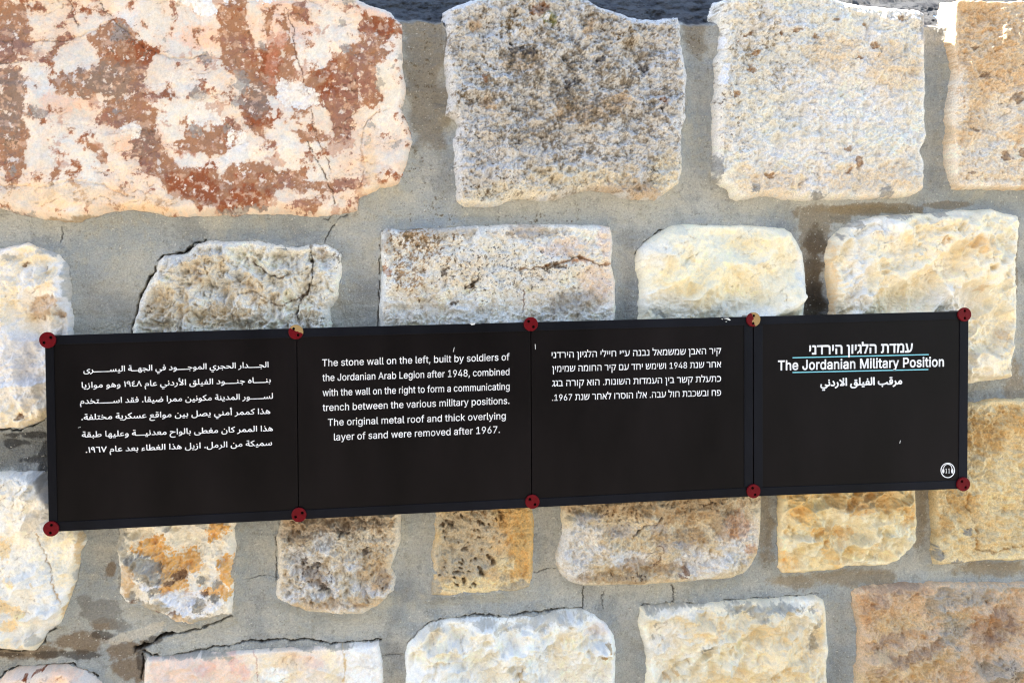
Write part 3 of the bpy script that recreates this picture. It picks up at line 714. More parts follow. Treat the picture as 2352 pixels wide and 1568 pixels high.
def relief(key, X, Z, px, py, d):
    sd = sum(ord(c) for c in key) * 13 % 300
    wx = X + 0.012 * fbm(X, Z, 0.05, 3, sd + 31)
    wz = Z + 0.012 * fbm(X, Z, 0.05, 3, sd + 36)
    H = 0.004 * fbm(X, Z, 0.10, 3, sd)
    if key == 'S1':
        s, _ = scoops(wx, wz, 0.16, sd, 1.0, 0.5, 1.2, 0.3)
        H = H + 0.012 * s + 0.0013 * fbm(X, Z, 0.03, 5, sd + 5)
    elif key in ('S2',):
        H = H + 0.006 * fbm(X, Z, 0.05, 6, sd + 5, 0.62) + 0.0015 * fbm(X, Z, 0.008, 3, sd + 9, 0.8)
    elif key == 'S3':
        H = H + 0.004 * fbm(wx, wz, 0.05, 6, sd + 5, 0.62) + 0.003 * scoops(wx, wz, 0.05, sd, 1.0, 0.7)[0]
    elif key == 'S4':
        g = np.sin((X + 0.003 * fbm(X, Z, 0.03, 2, sd + 8)) * 2 * math.pi / 0.0085) * sstep(250, 420, py)
        H = H + 0.0035 * fbm(X, Z, 0.05, 6, sd + 5, 0.62) + 0.0009 * g * (0.6 + 0.6 * fbm(X, Z, 0.03, 2, sd + 3))
        H = H + 0.013 * np.clip((px - 2170) / 170 + py / 215, 0, 1.05)
    elif key == 'B2':
        s, _ = scoops(wx, wz, 0.035, sd, 1.0, 1.2, 0.7)
        H = H + 0.013 * fbm(wx, wz, 0.06, 5, sd + 5, 0.6, True) + 0.010 * s + 0.002 * fbm(X, Z, 0.012, 3, sd + 9)
    elif key in ('C2',):
        H = H + 0.011 * fbm(wx + wz * 0.6, wz, 0.035, 5, sd + 5, 0.62) + 0.002 * fbm(X, Z, 0.008, 3, sd + 9, 0.8)
    elif key == 'C3':
        H = H + 0.004 * fbm(X, Z, 0.03, 5, sd + 5, 0.65)
    elif key == 'C4':
        s, _ = scoops(wx, wz, 0.07, sd, 1.0, 0.8, 1.3)
        H = H + 0.010 * s + 0.007 * fbm(wx, wz, 0.04, 5, sd + 5, 0.62)
    elif key == 'C5':
        s, _ = scoops(wx, wz, 0.02, sd, 1.0, 0.8, 2.2, -0.25)
        H = H + 0.0035 * s + 0.004 * fbm(X, Z, 0.04, 5, sd + 5, 0.6)
    elif key == 'B3':
        H = H + 0.005 * fbm(wx, wz, 0.05, 6, sd + 5, 0.62) + 0.004 * scoops(wx, wz, 0.07, sd, 1.0, 0.8)[0]
    elif key in ('B4', 'B5', 'D2', 'D3', 'C4b', 'D1', 'C0', 'C1', 'B1', 'D0', 'D4'):
        sc = {'B4': 0.075, 'B5': 0.06, 'D2': 0.05, 'D3': 0.048, 'C4b': 0.04, 'D1': 0.08, 'C0': 0.09, 'C1': 0.06, 'B1': 0.07, 'D0': 0.08, 'D4': 0.06}[key]
        am = {'B4': 0.014, 'B5': 0.019, 'D2': 0.017, 'D3': 0.016, 'C4b': 0.016, 'D1': 0.006, 'C0': 0.016, 'C1': 0.014, 'B1': 0.014, 'D0': 0.009, 'D4': 0.013}[key]
        ux = wx + 0.3 * sc * fbm(X, Z, sc * 1.3, 3, sd + 51)
        uz = wz + 0.3 * sc * fbm(X, Z, sc * 1.3, 3, sd + 55)
        s, _ = scoops(ux, uz, sc * 1.25, sd, 1.0, 1.0, 1.7, 0.65)
        s2, _ = scoops(ux + 3, uz, sc * 0.5, sd + 3, 1.0, 1.0, 1.9, 0.45)
        s2 = s2 * sstep(-0.5, 0.4, fbm(X, Z, sc * 1.5, 2, sd + 58))
        rg = {'D4': 0.005, 'C1': 0.003}.get(key, 0.0016)
        H = H + am * s + am * 0.7 * s2 + rg * fbm(X, Z, 0.03, 5, sd + 5, 0.6)
    else:
        H = H + 0.005 * fbm(wx, wz, 0.06, 5, sd + 5, 0.6)
    # broken grain of the split stone
    ch, _ = scoops(wx + 1.5 * H, wz, 0.016, sd + 70, 1.0, 1.0, 1.5, 0.3)
    g = {'S1': 0.2, 'B4': 0.45, 'D1': 0.4, 'D0': 0.4, 'C0': 0.5, 'B1': 0.6, 'B5': 0.75, 'D2': 0.8, 'D3': 0.8, 'C4b': 0.9, 'S2': 1.25, 'C2': 1.35, 'B2': 1.2, 'C4': 1.1}.get(key, 1.0)
    H = H * 1.8 + g * (0.0050 * ch + 0.0050 * fbm(X, Z, 0.014, 4, sd + 80, 0.68) + 0.0050 * fbm(X, Z, 0.024, 4, sd + 85, 0.6, True))
    return H


GPX, GPY = to_pic(XX, 0.0 * XX - 0.015, ZZ)
for key, pts, o in STONES:
    wp = [(pix(x, y, -0.008)[0], pix(x, y, -0.008)[2]) for x, y in pts]
    ax, az = np.array(wp).min(0) - 0.03
    bx, bz = np.array(wp).max(0) + 0.03
    i0, i1 = np.searchsorted(GX, [ax, bx])
    j0, j1 = np.searchsorted(GZ, [az, bz])
    i1, j1 = min(i1 + 1, len(GX)), min(j1 + 1, len(GZ))
    if i1 - i0 < 3 or j1 - j0 < 3:
        continue
    sl = (slice(j0, j1), slice(i0, i1))
    X, Z, px, py = XX[sl], ZZ[sl], GPX[sl], GPY[sl]
    d = poly_sdf(X, Z, wp)
    d = d + o['rough'] * (fbm(X, Z, 0.03, 4, 77) * 0.9 + 0.3 * fbm(X, Z, 0.009, 2, 78))
    BEST[sl] = np.maximum(BEST[sl], d)
    H = relief(key, X, Z, px, py, d)
    H = H - np.median(H[d > 0.01]) if (d > 0.01).any() else H
    strokes = [s for s in STROKES if s[0] == key]
    colr = None
    colr = paint(key, X, Z, px, py, d, H)
    for _, pl, w, dep, c in strokes:
        g = seg_dist(X + 0.005 * fbm(X, Z, 0.018, 4, 91, 0.65), Z + 0.005 * fbm(X, Z, 0.018, 4, 95, 0.65), pl)
        wv = w * np.clip(0.85 + 1.3 * fbm(X, Z, 0.022, 3, 93), 0.1, 2.0)
        k = np.clip(1.0 - g / wv, 0, 1)
        H = H - dep * k
        if c is not None:
            colr = mixc(colr, c, sstep(0.1, 0.9, k) * 0.8)
    t = np.clip(d / o['r'], 0, 1)
    prof = np.sqrt(np.clip(1.0 - (1.0 - t) ** 2, 0, 1))
    hh = -0.004 + (o['h'] + 0.004) * prof + H * sstep(0.0, 0.02, d)
    hh = np.where(hh > 0.044, 0.044 + 0.010 * np.tanh((hh - 0.044) / 0.010), hh)
    hh = np.where(d < 0, -0.004 + d * 3.0, hh)
    Yv = -hh + np.maximum(0, Z - TOPZ - 0.055) * 1.5
    grid_mesh('stone_block', GX[i0:i1], GZ[j0:j1], Yv, d > -np.maximum(0.006, 1.6 * STEP[sl]), colr,
              M_ROUGH if o.get('mat') == 'rough' else M_SMOOTH, wall, o.get('label'))

# ------------------------------------------------------------------ mortar, with its cracks, stains, lichen and some painted shade
CRACKS_AND_SHADE = [
    ([(304, 762), (312, 735), (318, 715), (319, 690), (331, 671), (343, 645), (357, 620), (361, 602), (374, 589), (399, 585), (432, 577), (450, 560), (472, 550)], 0.0030, 0.014),
    ([(747, 501), (757, 505), (766, 488), (775, 485)], 0.0012, 0.004),
    ([(142, 518), (140, 540), (142, 556)], 0.0008, 0.003),
    ([(800, 492), (775, 505), (760, 530), (748, 555)], 0.0009, 0.004),
    ([(0, 986), (30, 981), (55, 988), (75, 975), (104, 963)], 0.0024, 0.012),
    ([(0, 1488), (37, 1492), (84, 1494), (100, 1475), (112, 1450), (130, 1440)], 0.0016, 0.008),
    ([(375, 1462), (410, 1456), (440, 1446), (475, 1440), (505, 1425), (534, 1412)], 0.0016, 0.008),
    ([(310, 1490), (340, 1480), (375, 1462), (395, 1458)], 0.0040, 0.016),
    ([(330, 1492), (350, 1502), (390, 1504), (430, 1499), (475, 1490), (530, 1479), (574, 1472), (640, 1470), (700, 1469), (760, 1474), (820, 1470), (872, 1468)], 0.0019, 0.009),
    ([(330, 1500), (328, 1540), (327, 1570)], 0.0022, 0.009),
    ([(0, 1558), (20, 1538), (60, 1528), (110, 1528), (165, 1522), (200, 1534), (225, 1550)], 0.0018, 0.008),
    ([(936, 1478), (960, 1448), (988, 1425), (1028, 1417), (1102, 1409), (1160, 1410), (1236, 1401), (1289, 1397), (1338, 1395)], 0.0016, 0.008),
    ([(633, 1232), (637, 1285), (636, 1330)], 0.0010, 0.004),
    ([(1341, 1395), (1342, 1347)], 0.0010, 0.005),
    ([(1383, 1400), (1386, 1370), (1388, 1352)], 0.0007, 0.003),
    ([(1543, 1384), (1550, 1360), (1542, 1340)], 0.0009, 0.004),
    ([(1470, 1389), (1530, 1385), (1590, 1382), (1640, 1384), (1680, 1374), (1790, 1369), (1880, 1361)], 0.0012, 0.005),
    ([(880, 1506), (910, 1503), (932, 1502)], 0.0009, 0.003),
    ([(1226, 1310), (1250, 1312), (1276, 1305)], 0.0008, 0.003),
    ([(2000, 1088), (2010, 1340)], 0.0001, 0.0),
    ([(1459, 600), (1463, 575), (1495, 545), (1520, 528)], 0.0018, 0.007),  # shadow line at the stone's top left edge, painted with a groove
    ([(868, 760), (873, 700), (872, 640), (874, 560), (880, 530)], 0.0014, 0.006),
    ([(500, 1235), (480, 1300), (500, 1340)], 0.0001, 0.0),
    ([(570, 1330), (600, 1322), (634, 1320)], 0.0009, 0.003),
    ([(1780, 1315), (1782, 1290), (1783, 1220), (1786, 1150)], 0.0012, 0.005),
    ([(1018, 30), (1022, 60)], 0.0022, 0.010),
    ([(1633, 25), (1634, 45)], 0.0018, 0.008),
]
X, Z, px, py = XX, ZZ, GPX, GPY
n1 = fbm(X, Z, 0.16, 4, 201)
n2 = fbm(X, Z, 0.04, 5, 202)
n3 = fbm(X, Z, 0.012, 4, 203, 0.7)
n4 = fbm(X, Z, 0.005, 3, 204, 0.8)
sm = fbm(X, Z * 0.25, 0.012, 3, 205)
H = 0.004 * n1 + 0.0022 * n2 + 0.0009 * n3 + 0.0010 * n4
# trowelled hollow between the stones, feathering up onto their edges here and there
near = np.clip(1.0 + BEST / 0.022, 0, 1)
H = H + (0.010 + 0.007 * n1 + 0.005 * n2) * near ** 1.6 - 0.003 + 0.0016 * fbm(X + 0.4 * Z, Z * 2.6, 0.05, 4, 261, 0.6)
col = np.zeros(X.shape + (3,)) + lin((192, 188, 175))
col = mixc(col, (166, 168, 163), sstep(-0.4, 0.5, n1 + 0.4 * n2))
col = mixc(col, (184, 178, 160), sstep(0.1, 0.7, n2 + 0.5 * n3) * 0.6)
col = mixc(col, (142, 140, 130), sstep(0.15, 0.6, n3 + 0.5 * sm) * 0.4)
col = mixc(col, (132, 134, 132), sstep(0.0, 0.7, fbm(X, Z, 0.09, 4, 271) + 0.3 * n3) * 0.5)
col = mixc(col, (198, 190, 168), sstep(0.25, 0.8, fbm(X, Z, 0.07, 4, 281) + 0.3 * sm) * 0.5)


def mlay(c, lst, amp=0.6, soft=0.25, op=0.8, thr=0.0):
    global col
    m = sstep(thr - soft, thr + soft, np.minimum(blobs(px, py, lst), 0.7) + amp * (n2 * 0.8 + n3 * 0.35)) * op
    col = mixc(col, c, m)
    return m


mlay((138, 122, 96), [(1900, 490, 60, 24), (1880, 540, 40, 60), (1870, 640, 26, 120), (2060, 478, 60, 14), (1990, 480, 50, 16), (2180, 470, 50, 10)], 0.6, 0.15, 0.75)
mlay((92, 76, 56), [(1874, 650, 24, 70), (1880, 560, 26, 40)], 0.6, 0.3, 0.8)
mlay((64, 56, 46), [(1874, 700, 30, 50)], 0.4, 0.3, 0.8)  # paints the shade above the sign, where it blocks light from below
mlay((150, 128, 92), [(2340, 900, 30, 60), (1990, 480, 100, 10), (2340, 600, 10, 100), (1760, 1200, 22, 90), (2115, 1180, 24, 80), (2300, 1310, 90, 18), (1960, 1330, 120, 20), (1840, 1340, 60, 16)], 0.7, 0.3, 0.6)
mlay((134, 118, 92), [(975, 130, 50, 130), (990, 250, 50, 90), (1600, 70, 30, 50), (960, 60, 40, 40)], 0.6, 0.3, 0.65)
mlay((112, 112, 106), [(50, 1030, 70, 35), (20, 1060, 50, 20)], 0.7, 0.3, 0.7)
mlay((58, 56, 54), [(70, 1060, 40, 12), (95, 1060, 16, 30), (30, 1020, 30, 10), (60, 1000, 40, 8)], 0.9, 0.15, 0.8)  # black marks; the one by the sign's edge paints its shadow gap
mlay((128, 104, 74), [(60, 1505, 90, 16), (180, 1480, 60, 24), (280, 1500, 40, 24), (240, 1440, 40, 14), (300, 1540, 40, 30), (250, 1310, 12, 20, 20)], 0.8, 0.2, 0.75)
mlay((76, 66, 56), [(150, 1510, 80, 9), (230, 1465, 30, 10), (320, 1520, 12, 30), (350, 1475, 16, 8), (20, 1510, 30, 6)], 0.9, 0.2, 0.75)
mlay((134, 130, 120), [(230, 1410, 50, 30), (190, 1390, 16, 20), (270, 1440, 30, 16), (440, 1240, 10, 30)], 0.8, 0.12, 0.7)
mlay((206, 196, 176), [(330, 1455, 50, 12, -20), (280, 1470, 40, 10, -20)], 0.8, 0.2, 0.8)
mlay((206, 196, 170), [(900, 470, 60, 60), (300, 650, 60, 90)], 0.6, 0.5, 0.25)
# lichen specks near the top, sand grains everywhere
f = blobs(px, py, [(975, 150, 60, 200), (960, 400, 60, 90), (1000, 480, 60, 60), (1600, 90, 40, 60), (1200, 500, 200, 20)])
mk = sstep(0.60, 0.74, n4 * 0.6 + n3 * 0.6 + 0.4 * np.clip(f, -0.6, 0.8) + 0.25 * n2)
col = mixc(col, (106, 88, 58), mk * 0.85)
mk = sstep(0.62, 0.80, n4 + 0.4 * n3 + 0.2 * n2)
col = mixc(col, (118, 110, 98), mk * 0.7)
mk = sstep(0.70, 0.86, fbm(X, Z, 0.0045, 2, 231, 0.9) + 0.2 * n3)
col = mixc(col, (228, 222, 206), mk * 0.75)
wob_x = X + 0.005 * fbm(X, Z, 0.022, 4, 221, 0.65)
wob_z = Z + 0.005 * fbm(X, Z, 0.022, 4, 225, 0.65)
wv = np.clip(1.0 + 1.2 * fbm(X, Z, 0.03, 3, 229), 0.05, 2.2)
for pl, w, dep in CRACKS_AND_SHADE:
    if dep <= 0:
        continue
    pl = [(pix(x, y, 0.0)[0], pix(x, y, 0.0)[2]) for x, y in pl]
    a = np.array(pl)
    i0, i1 = np.searchsorted(GX, [a[:, 0].min() - 0.02, a[:, 0].max() + 0.02])
    j0, j1 = np.searchsorted(GZ, [a[:, 1].min() - 0.02, a[:, 1].max() + 0.02])
    sl = (slice(j0, j1), slice(i0, i1))
    if i1 - i0 < 2 or j1 - j0 < 2:
        continue
    k = np.clip(1.25 - seg_dist(wob_x[sl], wob_z[sl], pl) / (0.62 * w * wv[sl] + 0.0003), 0, 1) * sstep(0.15, 0.6, wv[sl])
    H[sl] -= dep * k
    col[sl] = mixc(col[sl], (58, 50, 42), sstep(0.1, 0.8, k) * (0.9 if w > 0.0017 else 0.6))
# face turns over into the ledge that runs back behind the top course
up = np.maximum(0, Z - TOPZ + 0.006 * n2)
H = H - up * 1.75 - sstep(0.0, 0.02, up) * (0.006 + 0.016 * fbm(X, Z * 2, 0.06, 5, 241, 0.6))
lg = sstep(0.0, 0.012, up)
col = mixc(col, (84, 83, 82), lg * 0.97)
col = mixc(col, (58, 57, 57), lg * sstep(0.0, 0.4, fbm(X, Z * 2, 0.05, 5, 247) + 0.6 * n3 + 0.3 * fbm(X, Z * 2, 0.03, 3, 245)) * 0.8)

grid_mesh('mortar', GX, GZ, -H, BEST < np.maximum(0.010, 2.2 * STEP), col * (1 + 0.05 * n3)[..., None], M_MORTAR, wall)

# unseen block added left of the picture to throw its shadow on the ledge
def tier_mesh(x0, x1, y0, y1, z0, z1, nx, nz):
    bm = bmesh.new()
    bmesh.ops.create_cube(bm, size=1.0)
    for v in bm.verts:
        v.co = Vector((x0 + (v.co.x + .5) * (x1 - x0), y0 + (v.co.y + .5) * (y1 - y0), z0 + (v.co.z + .5) * (z1 - z0)))
    bmesh.ops.subdivide_edges(bm, edges=bm.edges[:], cuts=14, use_grid_fill=True)
    for v in bm.verts:
        n = float(perlin(np.array([v.co.x * 3.1 + v.co.y]), np.array([v.co.z * 3.3]), 301)[0])
        v.co.y += 0.02 * n
        v.co.x += 0.015 * n
        v.co.z += 0.015 * n
    me = bpy.data.meshes.new('masonry')
    bm.to_mesh(me)
    bm.free()
    at = me.color_attributes.new('tint', 'FLOAT_COLOR', 'POINT')
    at.data.foreach_set('color', np.tile(np.array([.22, .21, .20, 1], np.float32), len(me.vertices)))
    me.materials.append(M_ROUGH)
    return me


link(bpy.data.objects.new('shade_block', tier_mesh(-3.4, -1.62, -0.06, 0.95, 0.0, 4.20, 1, 1)), wall)
# facing wall of the trench, unseen behind the photographer, added to block low sky
link(bpy.data.objects.new('added_facing_wall', tier_mesh(-4.5, 1.7, -4.1, -3.4, 0.0, 4.2, 1, 1)), wall)
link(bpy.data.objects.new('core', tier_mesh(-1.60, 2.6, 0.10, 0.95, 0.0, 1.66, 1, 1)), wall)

# ------------------------------------------------------------------ letter shapes: advance width and outlines (x,y points in 1/1000 em)
GLYPHS = {
 'en': {
  ' ': (188, ''),
  ',': (188, '37,-123 82,-124 90,-118 141,69 138,75 74,76 62,69 33,-115'),
  '.': (188, '85,-8 110,-8 124,0 139,16 145,32 141,64 128,80 110,90 86,91 70,85 47,56 45,32 51,16 67,0'),
  '0': (453, '208,-11 252,-10 292,0 324,18 352,45 374,77 391,117 409,221 405,333 391,389 372,434 348,468 316,496 284,511 244,520 204,519 164,509 132,492 100,461 79,429 59,381 44,285 49,173 62,117 79,77 101,45 137,13 172,-4|196,60 172,73 156,89 129,141 116,213 117,309 131,373 157,421 196,449 236,454 260,448 284,434 302,413 319,381 337,301 336,197 318,125 286,77 244,56'),
  '1': (453, '76,-4 393,-4 392,59 289,60 281,68 281,508 272,514 192,511 81,428 81,364 89,354 200,436 207,428 207,68 200,60 80,60 72,52 72,4'),
  '2': (453, '63,-4 388,-5 394,4 394,52 388,62 180,62 167,68 324,235 360,284 378,324 386,372 375,428 343,476 300,505 236,520 196,518 164,511 108,477 76,433 61,380 61,364 68,357 124,357 132,363 140,404 156,428 188,449 220,454 260,449 292,430 309,404 315,364 304,324 277,284 61,52 59,4'),
  '3': (453, '196,-11 264,-8 320,13 361,45 389,93 397,133 395,173 386,205 368,236 344,260 312,280 238,301 376,458 376,512 72,514 65,509 65,453 72,447 277,445 152,301 152,253 153,245 160,242 216,242 256,235 296,213 314,189 323,157 322,125 309,93 288,73 264,62 232,55 192,57 160,67 136,84 123,101 112,136 39,133 52,77 82,37 131,5'),
  '4': (453, '281,-4 343,-4 348,4 350,100 412,101 418,108 417,164 356,168 348,172 348,316 340,322 284,322 277,316 276,170 124,168 118,172 316,508 308,514 252,514 241,508 37,164 35,108 44,100 276,100 277,4'),
  '5': (453, '202,-11 240,-11 280,-3 312,11 346,37 371,69 386,101 395,141 394,189 385,229 364,269 336,301 304,322 264,335 224,338 184,332 144,314 154,437 160,447 368,448 371,453 368,513 96,514 91,509 64,251 128,241 184,268 216,272 248,268 272,258 296,238 320,189 322,149 311,109 286,77 248,58 208,56 168,69 141,93 125,133 120,135 56,133 67,77 96,37 144,4'),
  '6': (453, '208,-11 268,-7 324,17 366,61 390,117 394,157 388,205 372,245 348,277 316,300 284,313 252,318 196,317 323,501 327,509 324,513 252,513 247,509 106,301 80,253 64,205 60,133 68,101 87,61 108,35 140,11 172,-4|196,58 163,77 140,109 130,149 136,197 156,230 188,253 228,260 260,255 292,235 313,205 322,165 316,117 297,85 268,62 236,54'),
  '7': (453, '96,-4 162,-5 170,-1 394,444 394,511 66,514 58,510 57,452 66,447 316,444 93,4'),
  '8': (453, '204,-11 280,-6 344,21 368,41 389,69 405,125 403,165 388,205 363,237 321,269 354,293 378,333 387,381 378,429 359,461 328,491 288,511 240,520 192,518 144,503 107,477 80,441 66,397 71,341 96,296 131,269 96,243 72,217 56,186 48,149 53,93 69,61 88,38 136,6|184,60 149,77 125,109 121,149 136,189 168,216 208,229 256,227 296,209 320,183 330,157 331,125 318,93 296,72 264,58 224,54|192,300 160,319 142,349 139,389 151,421 176,443 208,454 248,453 280,441 301,421 312,397 314,365 303,333 280,309 256,298 224,295'),
  '9': (453, '129,-4 204,-4 344,204 386,292 393,364 388,396 373,436 333,484 276,514 204,519 142,500 95,460 66,404 59,364 62,316 74,276 94,244 124,217 156,200 204,190 252,193 254,188 127,4|204,251 168,268 142,300 132,332 133,380 153,420 180,443 212,454 252,452 284,436 310,404 322,364 320,324 301,284 276,261 244,250'),
  'A': (480, '16,-4 86,-4 136,132 148,137 340,135 394,-4 463,-4 467,4 276,513 204,514 196,508 13,4|164,204 236,431 244,419 317,204'),
  'J': (396, '165,-11 229,-7 269,8 309,42 332,85 341,149 341,509 333,514 277,514 267,509 266,133 259,101 245,79 229,66 205,57 173,55 149,62 126,77 110,101 101,175 37,178 28,173 33,101 58,45 101,8'),
  'L': (393, '59,-4 360,-5 366,4 366,52 360,62 136,62 130,68 130,508 120,514 64,514 55,508 55,4'),
  'M': (628, '59,-4 120,-5 127,4 128,395 279,4 288,-5 345,-4 496,389 500,372 499,4 504,-5 570,-4 573,508 568,513 480,514 471,508 320,107 312,98 285,180 157,508 144,514 56,510 55,4'),
  'P': (445, '59,-4 128,-3 130,172 134,180 256,181 304,190 360,220 392,260 412,324 408,396 381,452 336,491 304,504 256,513 64,514 56,510 55,4|136,247 130,260 131,444 256,446 288,437 314,420 333,388 339,348 333,308 312,273 288,257 256,249'),
  'T': (449, '192,-4 252,-5 260,-4 262,4 263,444 420,449 420,511 36,514 27,508 27,452 36,447 187,444 188,4'),
  'a': (389, '141,-13 178,-13 210,-6 242,10 266,33 274,-5 338,-5 342,4 338,292 326,324 306,350 282,368 250,382 186,389 114,374 66,341 36,292 98,269 123,300 146,315 170,324 202,326 242,315 258,300 267,284 270,252 258,237 98,208 58,186 35,156 26,100 31,68 42,44 82,6|154,51 122,61 101,83 98,115 106,135 122,148 146,157 266,179 270,172 269,124 250,83 210,56'),
  'b': (424, '211,-12 257,-11 297,1 336,28 362,60 381,100 393,148 394,212 385,267 368,308 345,340 313,366 273,384 225,389 185,383 149,364 121,332 119,508 113,514 57,514 48,508 49,-1 57,-5 113,-5 121,46 161,5|185,58 149,84 127,124 118,180 122,236 137,276 164,308 201,323 241,323 281,304 311,260 323,204 318,140 297,92 265,62 225,52'),
  'c': (396, '188,-12 246,-9 302,13 344,52 367,100 361,108 302,121 286,90 264,68 238,55 206,51 158,63 134,83 118,108 103,164 104,220 118,268 150,308 190,324 238,321 275,300 302,257 366,276 350,316 318,352 278,376 230,388 158,383 126,371 94,349 70,324 51,292 31,220 35,132 46,95 65,60 86,35 118,10 150,-4'),
  'd': (424, '178,-12 214,-12 246,-5 278,15 302,43 307,36 310,-4 374,-4 374,512 318,514 306,508 302,335 278,362 246,381 206,389 158,385 121,372 88,348 62,316 43,276 31,228 30,172 34,132 50,84 74,44 102,17 134,-2|166,59 133,84 111,124 102,180 106,236 121,276 150,309 182,323 230,322 270,300 295,260 306,204 302,140 282,92 254,65 214,52'),
  'e': (404, '192,-12 254,-9 308,12 350,50 370,92 302,109 286,81 258,60 222,51 182,54 150,68 125,92 109,124 102,164 366,164 376,172 369,260 340,324 318,349 286,371 254,383 214,389 174,387 142,379 86,342 59,308 44,276 30,204 31,156 39,116 70,52 94,27 126,6|102,228 114,268 137,300 166,318 206,325 246,317 271,300 293,268 303,228'),
  'f': (254, '80,-4 138,-5 147,3 147,316 155,322 227,322 233,332 232,380 227,384 147,388 148,436 155,452 170,465 194,469 227,464 232,468 246,516 246,524 235,529 170,534 120,516 94,492 81,468 75,386 11,384 2,380 3,324 66,322 76,316 76,4'),
  'g': (425, '184,-155 246,-153 302,-136 343,-107 368,-67 377,-11 374,384 310,383 307,341 302,336 275,365 238,384 198,389 150,383 111,365 86,346 62,316 43,277 30,213 33,141 52,85 86,40 134,11 198,0 246,8 278,26 302,53 306,45 306,-19 300,-43 286,-65 262,-81 222,-92 166,-87 134,-71 102,-36 46,-67 62,-96 94,-126 134,-145|174,68 141,85 113,125 102,181 106,237 122,277 151,309 182,323 230,322 269,301 296,261 307,205 303,149 286,106 258,77 222,65'),
  'h': (410, '52,-4 113,-5 119,4 123,260 133,284 153,306 177,319 209,324 233,322 257,311 276,292 287,268 291,236 291,4 295,-4 353,-5 361,-3 362,4 362,252 356,292 345,324 328,348 305,369 273,383 241,389 201,387 169,377 145,362 121,337 119,508 113,514 57,514 48,508 48,4'),
  'i': (167, '51,-4 109,-5 117,-2 119,4 119,380 109,384 53,384 48,380 48,4|60,444 93,439 109,445 125,460 130,492 124,508 109,522 77,528 61,523 44,508 37,475 45,457'),
  'k': (381, '52,-4 115,-4 119,4 119,132 121,140 153,170 289,-1 369,-5 375,4 211,212 211,220 365,380 361,384 281,382 121,219 119,508 113,514 57,514 48,508 48,4'),
  'l': (189, '123,-6 161,-6 185,2 172,58 129,61 120,82 119,506 113,514 57,514 48,506 49,66 58,34 73,15 97,0'),
  'm': (610, '52,-4 113,-5 119,4 122,268 134,292 153,311 177,322 201,325 241,314 257,300 267,276 272,-4 338,-4 342,268 352,292 369,310 393,322 417,325 441,323 465,312 478,300 489,276 491,4 497,-5 558,-4 562,4 561,268 555,308 537,344 497,378 449,391 409,389 377,378 345,358 321,328 281,373 241,389 201,390 169,380 144,364 121,338 113,384 49,381 48,4'),
  'n': (410, '52,-4 113,-5 119,4 123,260 133,284 153,306 177,319 209,324 233,322 257,311 276,292 287,268 291,236 291,4 297,-5 361,-3 360,276 340,332 305,369 257,387 201,387 153,368 121,337 113,384 57,384 48,380 48,4'),
  'o': (415, '188,-12 222,-13 262,-5 301,12 326,31 366,88 385,164 385,212 377,260 345,324 318,352 287,372 222,389 150,381 93,348 51,292 39,260 30,212 35,132 46,95 65,60 86,35 118,10 150,-4|206,51 158,63 128,92 109,132 101,188 109,244 133,292 166,317 206,325 254,314 286,286 307,244 314,188 307,132 286,89 254,62'),
  'p': (424, '52,-147 113,-148 119,-139 121,46 145,17 177,-4 209,-12 249,-12 289,-2 321,15 352,45 372,77 387,117 394,165 394,213 386,261 375,293 353,330 329,355 300,373 249,388 193,386 153,367 121,332 113,384 48,381 48,-139|209,52 169,66 137,101 121,149 119,213 130,261 156,301 193,321 233,324 273,310 303,277 320,229 322,165 311,117 285,77 249,56'),
  'r': (259, '52,-4 113,-5 119,4 119,236 124,268 138,292 169,313 201,320 241,318 248,324 248,380 243,388 201,389 169,381 140,364 121,342 113,384 57,384 48,380 48,4'),
  's': (365, '160,-12 224,-10 279,11 316,44 335,92 335,124 328,148 296,187 248,210 147,236 128,247 117,260 114,284 121,300 139,316 168,326 208,326 232,318 250,300 264,275 271,273 327,289 315,324 290,356 256,377 216,388 160,388 104,370 64,338 43,292 43,260 48,236 79,196 128,171 232,144 251,132 261,116 261,92 248,71 224,57 192,51 152,54 128,64 108,84 96,111 40,100 32,94 46,52 72,21 112,-2'),
  't': (227, '151,-8 211,-4 217,0 217,8 206,56 155,57 141,64 133,80 132,320 202,322 209,328 209,376 202,384 138,384 131,392 130,473 66,476 61,472 58,386 11,384 3,380 1,328 11,322 60,320 60,88 68,48 98,10 122,-2'),
  'u': (410, '164,-9 201,-9 233,-1 265,16 289,42 297,-5 362,-1 360,383 294,383 287,119 276,95 257,73 233,60 201,55 177,58 153,68 134,87 123,111 115,383 49,381 48,135 56,79 70,47 97,17 129,-1'),
  'v': (389, '162,-4 229,-4 374,372 373,383 309,384 300,380 197,86 189,97 89,380 77,384 21,384 12,380'),
  'w': (567, '137,-4 202,-3 283,283 363,3 371,-5 427,-5 435,0 548,372 546,383 483,384 475,380 402,114 394,102 321,380 314,384 251,384 170,92 92,380 82,384 19,381'),
  'y': (389, '72,-149 117,-148 149,-136 174,-117 197,-85 374,371 373,383 309,384 300,379 197,87 189,96 90,379 77,384 21,384 12,379 156,3 142,-45 125,-72 101,-84 61,-81 57,-85 43,-141'),
 },
 'he': {
  ' ': (209, ''),
  'א': (486, '41,-4 120,-4 128,188 146,236 172,265 356,-4 449,-4 450,4 347,156 398,204 429,268 440,340 441,468 436,480 364,481 357,476 352,300 336,252 308,220 131,476 124,481 36,478 37,468 130,332 128,324 100,302 76,273 49,212 39,148'),
  'ב': (435, '20,-4 418,-4 420,68 359,76 358,324 354,372 332,425 300,455 260,472 220,479 28,481 18,476 20,404 188,402 228,395 252,381 264,364 274,308 273,76 20,70'),
